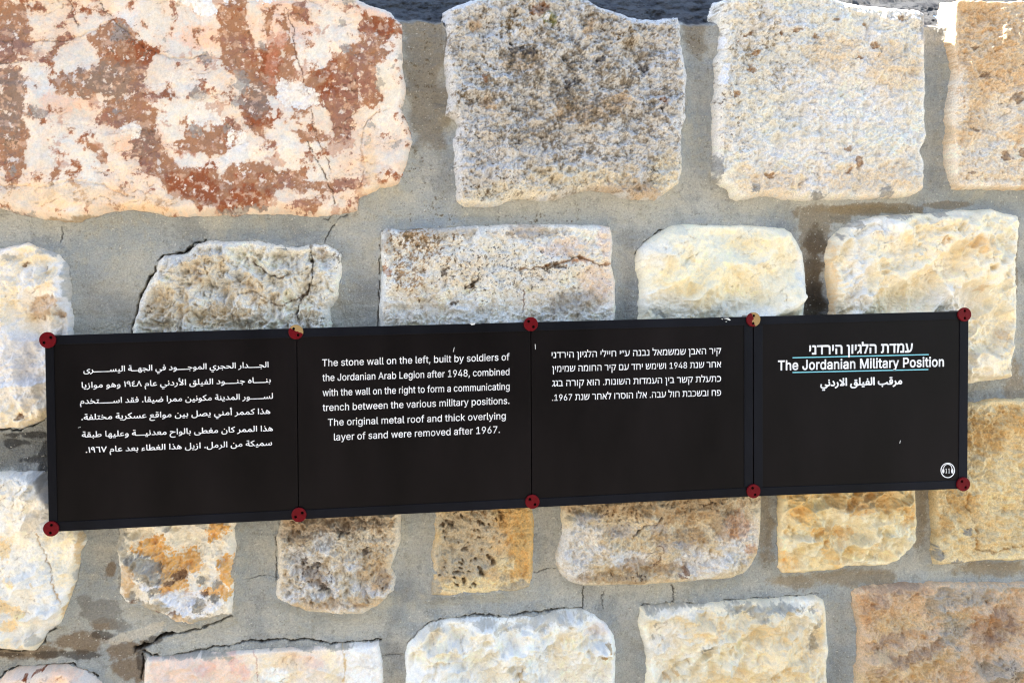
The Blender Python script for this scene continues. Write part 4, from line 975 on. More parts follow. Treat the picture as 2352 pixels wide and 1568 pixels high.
  'ג': (278, '8,-12 16,-13 48,3 96,36 136,75 168,118 191,-4 258,-4 243,148 241,396 223,444 184,473 136,481 48,481 37,476 40,403 128,402 153,388 160,364 159,260 147,204 115,148 72,107 8,72'),
  'ד': (419, '250,-4 324,-6 332,2 332,396 340,402 403,404 405,476 396,481 4,478 4,404 236,402 248,396'),
  'ה': (523, '64,-4 145,-4 146,284 136,290 72,290 62,284|382,-4 456,-6 465,4 464,348 453,396 440,422 408,454 344,477 64,478 64,404 304,402 344,391 366,372 380,324'),
  'ו': (209, '64,-4 136,-6 144,-4 146,4 146,468 144,479 136,481 72,481 62,476'),
  'ח': (539, '64,-4 145,-4 146,396 160,402 328,401 360,391 382,372 396,324 399,-4 478,-4 480,348 464,408 438,444 400,466 344,479 64,478'),
  'י': (188, '56,167 99,167 137,239 136,479 56,479'),
  'כ': (433, '20,-4 180,-6 244,2 301,28 331,52 357,84 381,132 394,180 399,236 395,292 383,340 364,380 340,412 300,446 252,468 204,478 28,481 18,476 20,404 188,400 228,391 260,373 284,348 300,315 308,284 312,236 299,156 284,124 260,97 236,83 196,74 20,70'),
  'ל': (409, '151,-4 232,-6 239,4 387,420 387,476 376,481 96,481 90,492 90,612 16,616 8,614 6,604 8,404 288,402 295,396'),
  'ם': (523, '52,-4 462,-4 464,348 447,412 420,445 372,471 324,480 52,478|140,73 134,84 134,396 140,402 292,402 324,399 348,389 371,364 380,324 380,75'),
  'מ': (517, '36,-4 117,-4 147,268 162,332 180,368 204,393 236,409 276,415 308,412 340,397 356,380 370,348 375,308 375,76 244,73 239,60 241,-4 456,-4 457,348 441,404 402,452 364,475 332,485 252,489 196,473 164,452 140,428 132,427 122,476 116,481 44,481 39,476 70,324'),
  'ן': (236, '96,-196 172,-198 178,-188 176,388 163,436 132,466 92,479 20,481 10,476 12,404 76,398 87,388 92,372'),
  'נ': (318, '20,-4 252,-6 260,3 259,388 252,420 240,444 220,462 196,474 156,481 52,481 45,476 48,404 148,401 164,394 173,380 176,76 20,70'),
  'ס': (546, '252,-14 320,-14 384,3 433,34 474,82 501,146 512,218 507,298 487,362 464,400 432,433 392,459 352,473 280,481 24,478 24,405 77,402 61,298 58,226 65,162 83,106 113,58 152,22 200,-2|232,65 200,81 176,106 151,170 145,218 145,282 162,394 168,402 264,402 336,393 384,366 406,338 415,314 425,234 415,154 391,106 352,73 296,59'),
  'ע': (488, '16,-4 184,-6 248,2 319,28 371,68 411,124 438,196 450,268 469,476 456,481 392,481 386,476 364,252 345,180 328,146 303,116 272,94 232,80 223,84 133,476 120,481 56,481 50,476 141,76 16,70'),
  'פ': (484, '36,-4 228,-6 292,1 352,28 401,76 425,116 443,172 449,220 448,276 439,324 423,364 398,404 365,436 316,463 252,479 44,481 34,476 39,292 60,237 92,204 148,183 188,181 219,188 216,260 156,266 140,277 126,300 118,348 118,396 124,402 236,401 276,392 308,375 334,348 347,324 359,284 363,236 358,188 348,151 329,116 308,95 284,82 252,74 36,70'),
  'ק': (505, '60,-197 132,-199 140,-198 142,-189 142,291 132,296 68,296 58,291|251,-5 332,-2 483,419 483,475 476,481 68,481 58,475 58,411 65,403 388,401 390,395 246,3'),
  'ר': (435, '294,-4 368,-6 376,4 375,348 358,412 344,433 320,454 264,476 208,481 8,478 8,404 224,401 256,391 280,369 292,316'),
  'ש': (564, '71,-4 244,-6 308,0 372,20 436,65 481,124 513,204 528,284 545,476 532,481 468,481 462,476 436,236 413,172 380,126 340,96 292,78 252,73 156,73 145,76 140,160 255,204 292,236 312,268 327,332 340,476 332,481 268,481 256,476 242,332 230,292 218,276 196,260 132,241 110,476 100,481 28,478'),
  'ת': (535, '24,-4 80,-5 120,4 152,26 173,60 187,124 187,396 200,402 328,400 360,389 378,372 388,348 392,316 393,4 400,-6 474,-4 476,348 459,412 434,444 384,471 336,480 32,481 26,476 29,404 96,402 103,396 103,140 100,108 88,82 72,73 32,73 22,68'),
  '״': (294, '5,274 62,272 69,282 132,450 136,466 126,480 54,481 43,474|153,274 214,274 273,426 284,466 278,478 198,481 191,474 151,282'),
 },
 'ar': {
  ' ': (154, ''),
  '.': (159, '58,-12 79,-17 95,-15 119,4 124,44 119,61 103,75 87,80 63,78 39,60 34,36 36,12'),
  'ـ': (160, '-8,-7 4,-12 172,-10 195,9 197,33 188,47 172,54 4,54 -2,49'),
  '١': (166, '74,-6 82,-11 130,-6 138,-1 140,10 130,154 114,282 87,402 82,411 74,412 22,394 50,250'),
  '٤': (283, '112,-7 157,-12 213,-9 253,2 285,17 269,71 205,55 157,53 109,63 92,81 94,105 109,129 141,158 194,193 189,243 181,247 117,246 101,252 90,265 98,289 117,309 149,329 201,353 204,361 181,413 126,393 78,361 42,321 26,281 24,257 30,233 47,209 71,193 73,185 45,153 30,121 24,89 28,57 41,33 58,17'),
  '٦': (299, '209,-7 224,-11 264,-6 272,1 244,209 228,401 112,396 16,412 3,361 8,351 72,333 170,329 180,177'),
  '٧': (343, '138,-8 152,-12 200,0 249,160 339,384 336,395 288,415 275,408 223,280 176,144 168,139 129,256 65,416 52,416 11,400 3,392 77,192'),
  '٨': (341, '44,-10 56,-15 66,-10 124,134 168,262 176,270 220,134 275,-10 288,-14 336,6 338,14 263,206 200,408 152,401 141,390 88,222 3,14 8,5'),
  '٩': (291, '201,-7 214,-11 262,1 246,89 220,321 206,361 181,393 142,410 102,409 62,392 27,353 10,305 12,257 30,220 62,195 110,182 168,185|110,248 80,265 72,297 86,330 102,343 118,346 134,342 150,321 165,249'),
  'ﺀ': (244, '16,-38 22,-43 70,-32 231,26 215,74 207,82 134,59 102,82 90,106 92,130 110,150 134,155 178,154 188,202 182,212 142,219 102,215 62,195 39,170 27,138 26,98 37,66 62,34 5,18 1,10'),
  'ﺃ': (139, '45,-4 51,-9 98,-9 109,-4 110,4 100,380 91,391 42,391 34,380|7,412 27,411 129,444 122,478 115,488 75,476 58,485 48,500 48,508 58,516 95,516 104,548 98,561 75,566 42,563 19,550 4,532 -2,500 12,460 -2,452'),
  'ﺍ': (141, '46,-4 55,-9 103,-9 111,-4 111,4 100,420 95,431 87,432 39,431 34,420'),
  'ﺎ': (172, '118,-7 183,-11 202,1 211,25 198,49 135,59 118,73 112,113 100,425 87,432 39,431 34,417 49,65 59,33 70,17 93,1'),
  'ﺐ': (648, '255,-129 286,-132 308,-113 312,-89 294,-63 278,-58 262,-60 239,-81 237,-105|155,-17 262,-21 358,-12 446,10 518,44 553,7 614,-10 663,-9 682,7 686,23 683,39 670,51 614,58 590,66 581,79 589,119 542,148 470,93 374,58 246,45 174,48 126,57 97,71 79,95 76,127 86,194 38,209 30,209 24,199 11,135 10,87 20,55 38,30 70,6 110,-9'),
  'ﺑ': (159, '44,-117 76,-120 97,-101 101,-77 84,-52 60,-46 33,-61 25,-77 26,-93|-9,-5 -4,-11 20,-11 76,0 108,19 130,51 138,91 136,139 116,219 107,243 100,248 44,227 42,219 73,123 75,83 60,61 -1,51'),
  'ﺒ': (203, '82,-117 108,-122 124,-114 135,-101 139,-85 136,-69 116,-49 100,-46 84,-49 65,-69 63,-93|-9,-5 4,-12 52,-8 76,1 100,19 142,-5 212,-11 235,3 242,27 236,43 220,53 164,58 143,67 135,91 147,163 92,177 84,171 60,75 44,59 -1,51'),
  'ﺔ': (288, '244,-7 286,-12 308,-7 323,9 325,33 310,51 262,58 242,73 234,105 224,305 214,315 166,315 158,305 158,271 78,237 30,194 11,153 11,113 28,81 54,61 110,44 174,47 206,10|110,112 77,129 78,155 110,185 158,201 163,193 166,113|88,369 118,367 132,377 142,394 169,369 198,367 220,385 224,401 222,417 206,436 182,441 166,436 142,412 126,435 110,441 94,440 78,430 67,409 71,385'),
  'ﺘ': (221, '-8,-7 4,-12 60,-8 87,1 108,16 156,-7 228,-11 251,1 260,25 254,41 244,51 180,57 154,65 148,73 148,97 159,161 148,169 100,175 70,73 52,59 4,54 -2,49|58,225 84,220 100,228 111,241 115,257 112,273 92,293 76,296 60,293 42,273 39,249|139,225 156,220 172,222 192,241 193,273 172,294 156,296 140,292 122,273 119,249'),
  'ﺟ': (349, '146,-114 164,-119 180,-116 199,-98 203,-82 200,-66 180,-46 164,-43 148,-47 130,-66 128,-90|-5,-10 52,-9 116,3 172,24 268,73 327,86 334,94 328,142 276,152 196,195 148,212 92,218 36,208 27,198 37,150 44,145 92,151 132,149 172,138 211,118 180,96 124,74 68,60 2,54 -4,46 -9,-2'),
  'ﺠ': (378, '136,-114 164,-118 189,-98 193,-82 190,-66 172,-47 156,-43 140,-45 119,-66 117,-90|-5,-10 52,-9 116,3 172,24 244,62 276,14 324,-7 372,-12 396,-8 412,7 416,30 407,46 396,53 332,60 307,78 334,94 331,134 324,145 276,152 196,195 156,210 84,217 36,208 28,202 37,150 44,145 92,151 140,147 180,135 211,118 180,96 124,74 68,60 2,54 -4,46 -9,-2'),
  'ﺡ': (379, '155,-238 210,-243 266,-238 322,-224 363,-206 347,-158 338,-152 282,-168 226,-175 170,-171 122,-157 97,-142 76,-118 64,-70 66,-38 77,-6 95,26 122,56 162,86 218,114 274,131 346,143 346,199 338,206 250,216 130,253 82,255 42,249 10,234 19,186 26,180 98,188 183,170 90,111 34,50 13,10 1,-30 -3,-78 2,-116 20,-158 57,-198 98,-221'),
  'ﺤ': (378, '-8,-7 4,-12 44,-10 116,3 172,24 244,62 276,14 324,-7 388,-11 407,1 416,25 411,41 396,53 332,60 308,76 308,84 333,89 330,137 324,145 276,152 196,195 156,210 84,217 36,208 27,201 36,153 43,145 92,151 140,147 188,131 206,121 209,113 164,89 116,71 60,59 4,54 -3,49'),
  'ﺨ': (378, '-8,-7 4,-12 44,-10 116,3 172,24 244,62 276,14 324,-7 388,-11 407,1 416,25 411,41 396,53 332,60 308,76 308,84 333,89 330,137 324,145 276,152 196,195 156,210 84,217 36,208 27,201 36,153 43,145 92,151 140,147 188,131 206,121 209,113 164,89 116,71 60,59 4,54 -3,49|75,265 92,261 108,264 127,281 131,297 128,313 108,334 92,337 76,333 57,313 56,289'),
  'ﺩ': (283, '78,-8 145,-12 193,-4 233,19 258,56 265,96 253,152 222,216 177,285 169,287 129,261 122,248 189,136 198,104 196,80 177,62 137,55 97,57 41,76 12,24 41,5'),
  'ﺪ': (315, '78,-8 121,-13 169,-9 202,0 233,22 273,-3 321,-12 345,0 353,16 353,32 342,48 297,60 281,77 236,184 177,285 169,287 129,261 122,248 187,136 198,104 196,80 177,62 137,55 97,57 41,76 12,24 41,5'),
  'ﺬ': (315, '78,-8 121,-13 169,-9 202,0 233,22 273,-3 321,-12 345,0 353,16 353,32 342,48 297,60 281,77 236,184 177,285 169,287 129,261 122,248 187,136 198,104 196,80 177,62 137,55 97,57 41,76 12,24 41,5|111,328 137,323 161,338 168,352 168,368 153,393 129,399 113,395 101,384 93,368 93,352'),
  'ﺭ': (218, '-6,-140 5,-145 29,-137 101,-97 147,-52 174,-4 186,44 184,100 169,156 141,208 125,205 84,180 114,116 123,84 124,52 113,12 93,-18 64,-44 -20,-84 -24,-92'),
  'ﺮ': (235, '-6,-141 5,-146 29,-138 101,-98 147,-53 181,3 205,-8 237,-12 257,-5 271,11 271,35 261,49 213,60 199,75 161,171 141,208 133,209 93,189 84,179 122,91 124,51 116,19 97,-13 69,-41 29,-65 -20,-85 -24,-93'),
  'ﺯ': (218, '-6,-140 5,-145 29,-137 101,-97 147,-52 174,-4 186,44 184,100 169,156 141,208 125,205 84,180 114,116 123,84 124,52 113,12 93,-18 64,-44 -20,-84 -24,-92|82,268 109,260 135,276 142,292 142,308 125,331 109,337 93,335 71,316 67,292'),
  'ﺳ': (465, '-8,-7 4,-12 52,-6 76,5 92,19 124,-5 164,-12 220,-6 252,14 284,-5 316,-11 356,-10 396,3 428,36 443,89 438,153 413,241 404,248 348,225 381,105 377,73 364,60 316,55 292,65 289,89 299,161 292,168 244,176 237,169 223,97 210,65 188,55 140,59 132,66 129,81 141,153 132,160 84,171 60,89 47,65 36,57 4,54 -2,49'),
  'ﺴ': (504, '-8,-7 4,-12 52,-6 76,5 92,19 116,-1 148,-11 212,-8 236,1 252,14 292,-8 340,-11 380,-3 420,27 460,-4 508,-12 534,1 542,25 530,49 484,57 460,74 446,113 434,209 420,213 380,210 374,201 379,81 371,65 348,56 308,57 292,65 289,89 299,161 292,168 244,176 237,169 225,105 212,68 197,57 172,55 140,60 129,73 140,155 84,171 60,89 47,65 36,57 4,54 -2,49'),
  'ﺼ': (563, '190,-15 340,-18 404,-7 452,12 508,-6 564,-12 593,1 601,25 596,41 580,53 524,58 505,65 516,97 516,137 506,169 484,199 444,222 388,227 340,215 276,177 220,125 164,56 140,67 132,81 143,153 140,158 92,172 84,168 67,105 52,73 36,60 -2,49 -8,-7 4,-12 44,-8 100,21 132,-1|244,48 240,49 244,57 292,108 361,153 388,160 420,159 441,145 451,129 453,105 446,89 412,64 348,49'),
  'ﺿ': (535, '190,-15 284,-20 364,-15 420,-2 461,17 496,49 514,89 516,137 502,177 476,205 436,224 388,227 346,217 299,193 252,157 164,56 140,67 132,81 143,153 140,158 92,172 86,169 52,73 36,60 -2,49 -8,-7 4,-12 44,-8 100,21 132,-1|244,48 240,49 244,57 292,108 361,153 388,160 420,159 441,145 451,129 453,105 446,89 412,64 348,49|372,273 404,275 423,297 424,313 419,329 396,346 372,345 350,321 350,297'),
  'ﻃ': (401, '-8,-7 4,-12 156,-10 268,4 316,21 347,41 367,65 381,97 382,137 368,177 340,207 300,225 260,227 212,217 164,193 116,155 111,169 101,425 92,432 44,432 36,425 46,81 28,55 4,54 -2,49|116,55 111,57 117,65 164,113 228,154 252,160 284,159 308,145 318,129 320,113 314,97 300,83 276,71 204,58'),
  'ﻄ': (421, '-8,-7 4,-12 180,-9 244,-1 300,14 364,-6 420,-12 436,-9 451,1 459,25 454,41 444,51 380,58 367,65 382,105 379,153 356,193 316,220 268,228 220,220 164,193 116,155 111,169 101,425 92,432 44,432 36,426 36,417 46,81 28,55 4,54 -2,49|116,55 111,57 117,65 164,113 228,154 252,160 284,159 308,145 318,129 320,113 314,97 300,83 276,71 204,58'),
  'ﻊ': (315, '120,-238 178,-243 234,-237 298,-218 334,-198 314,-148 226,-172 154,-174 98,-157 79,-142 66,-118 65,-78 79,-46 106,-13 154,25 218,0 282,-11 330,-9 351,10 351,34 338,51 250,61 219,74 259,122 268,146 271,178 266,202 250,225 226,243 202,250 154,251 98,236 56,210 31,178 33,154 44,130 106,75 106,66 48,18 14,-30 -1,-78 1,-142 14,-174 42,-205 82,-227|162,107 103,162 102,170 162,187 186,184 202,173 207,162 199,138'),
  'ﻋ': (298, '-8,-7 4,-12 36,-11 132,-2 204,15 284,44 288,57 268,102 180,76 131,97 116,113 105,137 108,169 132,194 164,202 220,197 225,201 236,249 233,257 188,268 140,267 100,253 68,229 44,189 38,137 48,97 79,57 4,54 -2,49'),
  'ﻌ': (309, '-8,-7 4,-12 68,-6 156,23 228,-3 316,-11 339,1 347,25 340,44 324,54 227,65 224,73 252,108 268,145 271,177 266,201 250,225 220,244 188,252 148,252 116,245 76,228 47,209 28,187 23,169 36,132 100,73 60,59 4,54 -2,49|164,100 92,169 148,186 180,185 198,177 207,161 204,145 188,121'),
  'ﻐ': (309, '-8,-7 4,-12 68,-6 156,23 228,-3 316,-11 339,1 347,25 340,44 324,54 227,65 224,73 252,108 268,145 271,177 266,201 250,225 220,244 188,252 148,252 116,245 76,228 47,209 28,187 23,169 36,132 100,73 60,59 4,54 -2,49|164,100 92,169 148,186 180,185 198,177 207,161 204,145 188,121|153,297 180,300 199,321 201,337 196,353 172,371 147,369 126,345 125,329 131,313'),
  'ﻓ': (265, '-8,-7 4,-12 68,-10 148,3 188,21 223,57 236,82 245,121 244,193 222,257 188,294 164,304 140,306 116,302 92,289 57,249 36,185 41,137 65,105 100,88 164,81 140,66 116,59 4,54 -2,49|116,153 101,169 106,209 124,234 148,238 164,225 173,209 182,177 181,153 148,148|115,353 140,350 166,369 168,401 148,422 132,426 116,422 96,401 95,377'),
  'ﻔ': (293, '-8,-7 4,-12 68,-9 148,7 228,-8 300,-11 323,1 332,25 324,45 308,54 236,57 234,65 251,97 258,129 256,161 245,193 228,219 202,241 172,253 140,254 92,236 54,193 42,161 40,121 48,89 69,57 4,54 -2,49|140,77 113,105 106,137 113,161 124,176 140,187 156,188 180,169 191,129 176,97 156,80|124,305 156,299 180,319 183,345 164,370 132,372 112,353 108,329'),
  'ﻖ': (479, '139,-165 182,-170 246,-167 294,-158 334,-144 374,-118 399,-93 419,-61 436,-13 486,-11 510,3 517,27 510,44 494,54 442,59 436,107 426,139 408,171 390,188 350,204 302,198 266,171 237,123 229,91 229,59 248,19 269,3 294,-7 367,-13 359,-37 340,-61 310,-81 278,-94 230,-102 182,-101 142,-94 108,-77 87,-53 78,-13 84,27 104,75 98,83 54,103 44,99 25,59 12,11 10,-37 19,-77 37,-109 62,-133 94,-152|318,58 298,67 296,99 314,131 326,138 342,137 358,124 367,107 376,59 366,55|284,251 310,250 324,259 334,275 342,276 358,254 374,249 390,250 411,267 417,283 415,299 406,313 390,323 374,325 358,319 342,297 334,298 326,312 310,323 286,323 270,313 259,291 264,267'),
  'ﻗ': (265, '-8,-7 4,-12 68,-10 148,3 188,21 223,57 236,82 245,121 244,193 222,257 188,294 164,304 140,306 116,302 92,289 57,249 36,185 41,137 65,105 100,88 164,81 140,66 116,59 4,54 -2,49|116,153 101,169 106,209 124,234 148,238 164,225 173,209 182,177 181,153 148,148|75,353 100,350 126,369 128,401 108,422 92,426 76,422 56,401 55,377|157,353 188,352 207,369 212,385 209,401 188,423 172,426 156,421 137,401 135,377'),
  'ﻘ': (293, '-8,-7 4,-12 68,-9 148,7 228,-8 300,-11 323,1 332,25 324,45 308,54 236,57 234,65 251,97 258,129 256,161 245,193 228,219 202,241 172,253 140,254 92,236 54,193 42,161 40,121 48,89 69,57 4,54 -2,49|140,77 113,105 106,137 113,161 124,176 140,187 156,188 180,169 191,129 176,97 156,80|84,305 116,299 132,308 142,321 145,345 126,369 100,374 76,359 69,329|166,305 196,299 220,316 225,345 207,369 180,374 156,358 150,329'),
  'ﻛ': (244, '-8,-7 4,-12 60,-12 132,-5 180,14 206,41 217,89 202,145 161,201 83,273 87,281 116,298 256,369 259,377 236,426 222,425 92,359 44,329 18,305 8,273 12,249 124,147 143,121 155,89 148,71 124,60 4,54 -2,49'),
  'ﻜ': (301, '-8,-7 4,-12 52,-12 124,-6 164,7 196,32 236,3 276,-10 316,-9 336,9 340,25 332,44 316,54 268,62 244,77 172,182 76,273 256,369 259,377 236,426 222,425 92,359 44,329 18,305 8,273 12,249 125,137 148,105 154,81 140,65 116,58 4,54 -2,49'),
  'ﻞ': (433, '132,-141 214,-145 284,-125 318,-105 344,-77 364,-45 382,2 406,-9 438,-12 455,-5 469,11 471,27 462,46 406,63 387,91 373,419 366,432 318,432 306,427 318,43 310,-5 285,-45 246,-70 198,-79 150,-77 111,-61 87,-37 76,-5 79,35 94,91 46,113 34,107 10,19 10,-21 19,-53 38,-85 62,-109 94,-129'),
  'ﻟ': (154, '-8,-7 4,-12 28,-11 78,1 108,25 122,57 127,129 115,425 108,432 60,432 49,425 60,81 52,62 4,54 -3,49'),
  'ﻠ': (178, '-8,-7 4,-12 52,-7 76,1 100,17 140,-6 180,-12 204,-3 216,17 215,33 204,49 148,64 130,97 117,425 108,432 60,432 50,425 60,81 52,62 4,54 -3,49'),
  'ﻡ': (287, '36,-237 48,-241 93,-229 98,-221 71,-69 71,-21 82,3 104,19 136,25 184,21 240,8 248,11 263,43 272,99 258,163 232,205 192,230 144,235 97,219 61,187 33,139 40,130 80,110 120,158 144,169 168,167 184,158 198,139 210,91 136,92 88,84 41,59 16,27 4,-13 4,-61 14,-141'),
  'ﻣ': (311, '-8,-7 4,-12 44,-6 68,8 84,24 132,1 180,-8 212,-7 244,6 270,33 283,73 282,121 260,173 236,200 204,218 164,220 132,207 95,169 42,73 28,60 -2,49|148,65 124,74 117,81 120,89 154,145 172,154 188,152 206,137 220,113 224,89 221,73 212,63 196,58'),
  'ﻤ': (343, '173,-15 204,-20 228,-17 250,-7 268,8 308,-7 348,-12 372,1 381,25 369,49 324,59 309,73 261,169 238,201 215,217 188,223 148,216 106,185 82,153 36,69 20,57 -2,49 -9,1 -8,-7 4,-12 44,-6 68,9 92,39 132,5|188,49 150,73 127,105 148,139 172,157 188,155 200,145 230,73 228,58 220,50'),
  'ﻥ': (406, '135,-140 206,-145 270,-133 318,-108 358,-64 381,-4 384,60 367,132 337,196 326,195 282,172 279,164 315,68 318,12 308,-20 294,-41 270,-60 246,-71 214,-77 166,-77 126,-68 100,-52 81,-28 76,-4 78,29 93,92 46,113 34,108 10,20 10,-20 17,-52 35,-84 60,-108 94,-128|189,228 206,228 221,236 234,260 230,284 206,302 180,300 160,276 159,260 165,244'),
  'ﻦ': (433, '135,-141 222,-145 294,-127 326,-107 350,-83 368,-53 385,-5 438,-12 464,3 471,27 462,46 446,54 406,60 387,75 357,171 350,177 302,165 292,155 317,51 319,11 312,-21 286,-55 238,-75 158,-78 126,-69 99,-53 81,-29 75,3 94,91 46,113 34,107 10,19 10,-21 18,-53 36,-85 60,-109 94,-129|174,235 190,228 206,228 227,243 234,259 234,275 215,299 190,303 166,288 159,259'),
  'ﻧ': (159, '-8,-7 4,-12 28,-11 80,1 108,19 129,49 138,89 136,137 116,217 108,241 100,248 43,225 71,129 74,81 60,61 4,54 -2,49|56,297 84,292 100,300 110,313 114,329 111,345 92,364 76,368 60,365 41,345 38,321'),
  'ﻨ': (203, '-8,-7 4,-12 52,-8 76,1 100,19 124,2 148,-7 212,-11 233,1 242,25 228,50 164,58 140,70 136,97 147,161 140,168 92,177 84,169 60,73 44,59 4,54 -2,49|73,225 100,221 116,228 127,241 130,257 127,273 108,293 92,296 76,293 57,273 55,249'),
  'ﻩ': (240, '81,-4 134,-8 182,7 216,44 231,92 226,140 205,188 166,238 110,288 100,284 68,244 79,228 31,164 9,100 11,68 24,36 46,12|110,58 94,63 79,76 74,108 95,156 118,186 126,188 164,140 171,100 168,84 156,68 134,59'),
  'ﻫ': (340, '-7,-9 52,-8 124,11 204,-12 268,-8 300,12 317,39 323,71 315,111 291,151 238,207 139,287 116,304 108,304 77,263 77,255 93,239 57,207 39,159 42,111 65,63 52,57 4,54 -3,47|196,55 218,87 228,114 236,115 255,79 252,59 236,52|132,85 108,114 101,151 116,182 140,189 161,175 169,143 157,111'),
  'ﻬ': (301, '143,-133 204,-136 247,-117 268,-93 277,-69 274,-13 316,-9 332,3 339,19 337,35 322,51 236,61 225,67 240,91 249,123 249,187 241,211 224,235 204,249 180,255 156,253 132,242 91,203 58,139 41,59 36,55 0,51 -8,3 -4,-11 41,-13 57,-61 78,-93 108,-118|164,-69 144,-61 126,-45 114,-21 109,3 172,5 196,-2 210,-13 219,-37 212,-60 188,-71|108,65 113,99 128,139 148,171 172,189 181,179 186,155 178,107 168,91 149,75 116,63'),
  'ﻭ': (265, '26,-140 36,-145 76,-139 148,-113 196,-76 226,-28 241,36 234,116 208,172 172,202 140,209 100,200 65,172 41,132 29,68 32,44 44,20 60,5 84,-7 116,-13 156,-12 157,-20 140,-39 108,-58 20,-80 15,-92|132,51 103,60 94,84 106,124 116,135 132,142 148,138 164,119 174,92 177,60 172,55'),
  'ﻮ': (280, '26,-140 36,-145 76,-139 148,-113 196,-76 235,-12 292,-10 308,-1 316,12 316,36 301,52 244,56 235,116 224,148 204,180 172,202 132,209 100,200 68,176 41,132 29,68 33,44 44,25 84,-3 157,-12 157,-20 140,-39 108,-58 20,-80 15,-92|116,59 100,66 95,76 99,108 116,135 140,141 155,132 166,116 177,60 172,55'),
  'ﻯ': (451, '138,-141 214,-146 286,-134 350,-105 400,-61 415,-37 427,-5 427,19 420,35 390,61 294,105 283,123 302,157 342,184 382,190 424,179 450,227 446,236 398,256 366,257 334,252 278,221 234,171 223,147 218,115 221,91 229,75 262,47 357,3 350,-20 334,-38 302,-59 270,-71 222,-79 174,-79 134,-70 102,-53 83,-29 75,3 94,91 46,113 38,111 22,75 11,27 9,-13 18,-53 36,-85 62,-110 94,-128'),
  'ﻰ': (436, '141,-141 198,-146 262,-142 318,-128 358,-111 408,-69 421,-45 427,-13 454,-8 467,3 475,19 470,41 454,53 390,64 294,96 285,91 274,35 358,-2 363,-13 357,-29 326,-55 278,-73 222,-80 166,-77 118,-63 87,-37 77,-13 76,11 94,91 46,113 38,111 20,67 10,19 10,-21 18,-53 38,-85 63,-109 102,-130'),
  'ﻱ': (451, '154,-254 182,-257 207,-238 211,-214 190,-186 174,-182 158,-185 137,-206 135,-230|235,-254 262,-258 278,-250 288,-238 292,-222 289,-206 270,-186 254,-182 238,-185 218,-206 216,-230|139,-142 214,-146 286,-134 350,-105 400,-62 415,-38 427,-6 427,18 420,34 390,61 294,105 283,122 302,157 342,184 382,190 423,178 450,226 446,236 398,256 366,257 334,252 278,221 234,170 223,146 218,114 221,90 229,74 262,47 357,2 350,-20 334,-38 302,-59 270,-71 222,-79 174,-79 134,-70 102,-53 83,-30 75,2 94,90 46,113 38,111 22,74 11,26 9,-14 18,-54 36,-86 62,-110 94,-128'),
  'ﻲ': (436, '136,-254 158,-258 173,-254 198,-225 214,-252 230,-258 246,-257 270,-238 274,-222 271,-206 254,-187 230,-182 206,-197 198,-215 174,-187 158,-182 142,-184 126,-195 117,-214 120,-238|142,-142 198,-146 262,-142 318,-128 358,-111 408,-70 421,-46 427,-14 454,-8 467,2 475,18 470,41 454,53 390,64 294,96 285,90 274,34 358,-2 363,-14 357,-30 326,-55 278,-73 222,-80 166,-77 118,-63 88,-38 77,-14 76,10 94,90 46,113 38,111 20,66 10,18 10,-22 18,-54 38,-86 64,-110 102,-130'),
  'ﻳ': (177, '9,-119 27,-124 43,-121 62,-103 66,-87 63,-71 43,-50 27,-47 11,-52 -7,-71 -9,-95|90,-119 107,-124 123,-122 144,-103 147,-79 131,-54 115,-48 99,-49 73,-71 70,-95|-8,-7 3,-12 27,-11 83,-1 117,17 141,49 150,89 149,129 133,201 115,247 55,225 85,121 84,73 67,59 3,54 -4,41'),
  'ﻴ': (221, '49,-119 76,-123 92,-115 102,-103 106,-87 103,-71 84,-51 68,-47 52,-51 33,-71 31,-95|130,-119 148,-124 164,-121 183,-103 187,-87 184,-71 164,-50 148,-47 132,-51 114,-71 111,-95|-8,-7 4,-12 60,-8 87,1 108,16 156,-7 228,-11 251,1 260,25 254,41 244,51 180,57 154,65 148,73 148,97 159,161 148,169 100,175 70,73 52,59 4,54 -2,49'),
  'ﻷ': (345, '60,-4 68,-9 244,-5 284,13 308,44 315,76 311,108 265,188 283,244 290,308 285,404 276,432 220,426 214,420 224,316 212,235 52,355 42,348 15,308 20,298 183,172 132,112 60,52|172,58 168,60 228,123 236,119 252,92 249,68 228,59|8,372 36,373 131,404 124,438 116,448 76,436 60,444 50,460 50,468 60,476 98,476 106,508 100,521 76,526 44,522 20,510 6,492 0,452 14,420 0,412'),
  'ﻻ': (345, '60,-4 68,-9 244,-5 284,12 308,43 315,76 311,108 265,188 283,244 290,308 285,404 276,432 220,426 214,420 224,316 212,234 52,355 15,308 20,298 183,172 132,112 60,52|172,58 168,60 228,122 236,120 252,92 249,68 228,59'),
 },
 'en_bold': {
  ' ': (200, ''),
  'J': (408, '131,-19 205,-25 269,-7 317,30 345,77 355,141 355,509 341,527 269,528 261,524 253,510 253,141 247,109 237,91 205,71 157,73 138,85 125,102 117,133 117,173 109,188 29,191 16,181 16,117 36,53 77,7'),
  'M': (640, '46,-12 56,-19 120,-19 136,-13 140,-4 144,307 267,-4 272,-13 288,-19 344,-19 356,-12 480,301 485,284 486,-4 490,-12 504,-19 568,-19 582,-12 587,4 587,508 579,524 472,527 459,516 320,152 312,144 168,518 152,528 64,528 48,523 41,508 41,4'),
  'P': (457, '46,-12 64,-19 128,-19 139,-12 144,4 144,165 256,167 312,178 362,204 400,245 418,284 425,316 427,356 422,396 411,428 393,460 344,502 304,519 256,527 64,528 49,524 43,516 41,4|144,266 144,429 152,433 256,431 288,422 309,404 323,372 324,332 315,300 296,278 272,266 248,262 152,261'),
  'T': (461, '178,-12 188,-18 260,-19 275,-4 276,428 284,433 428,436 436,452 436,508 428,524 36,528 21,524 14,516 13,452 22,436 164,433 174,428 174,4'),
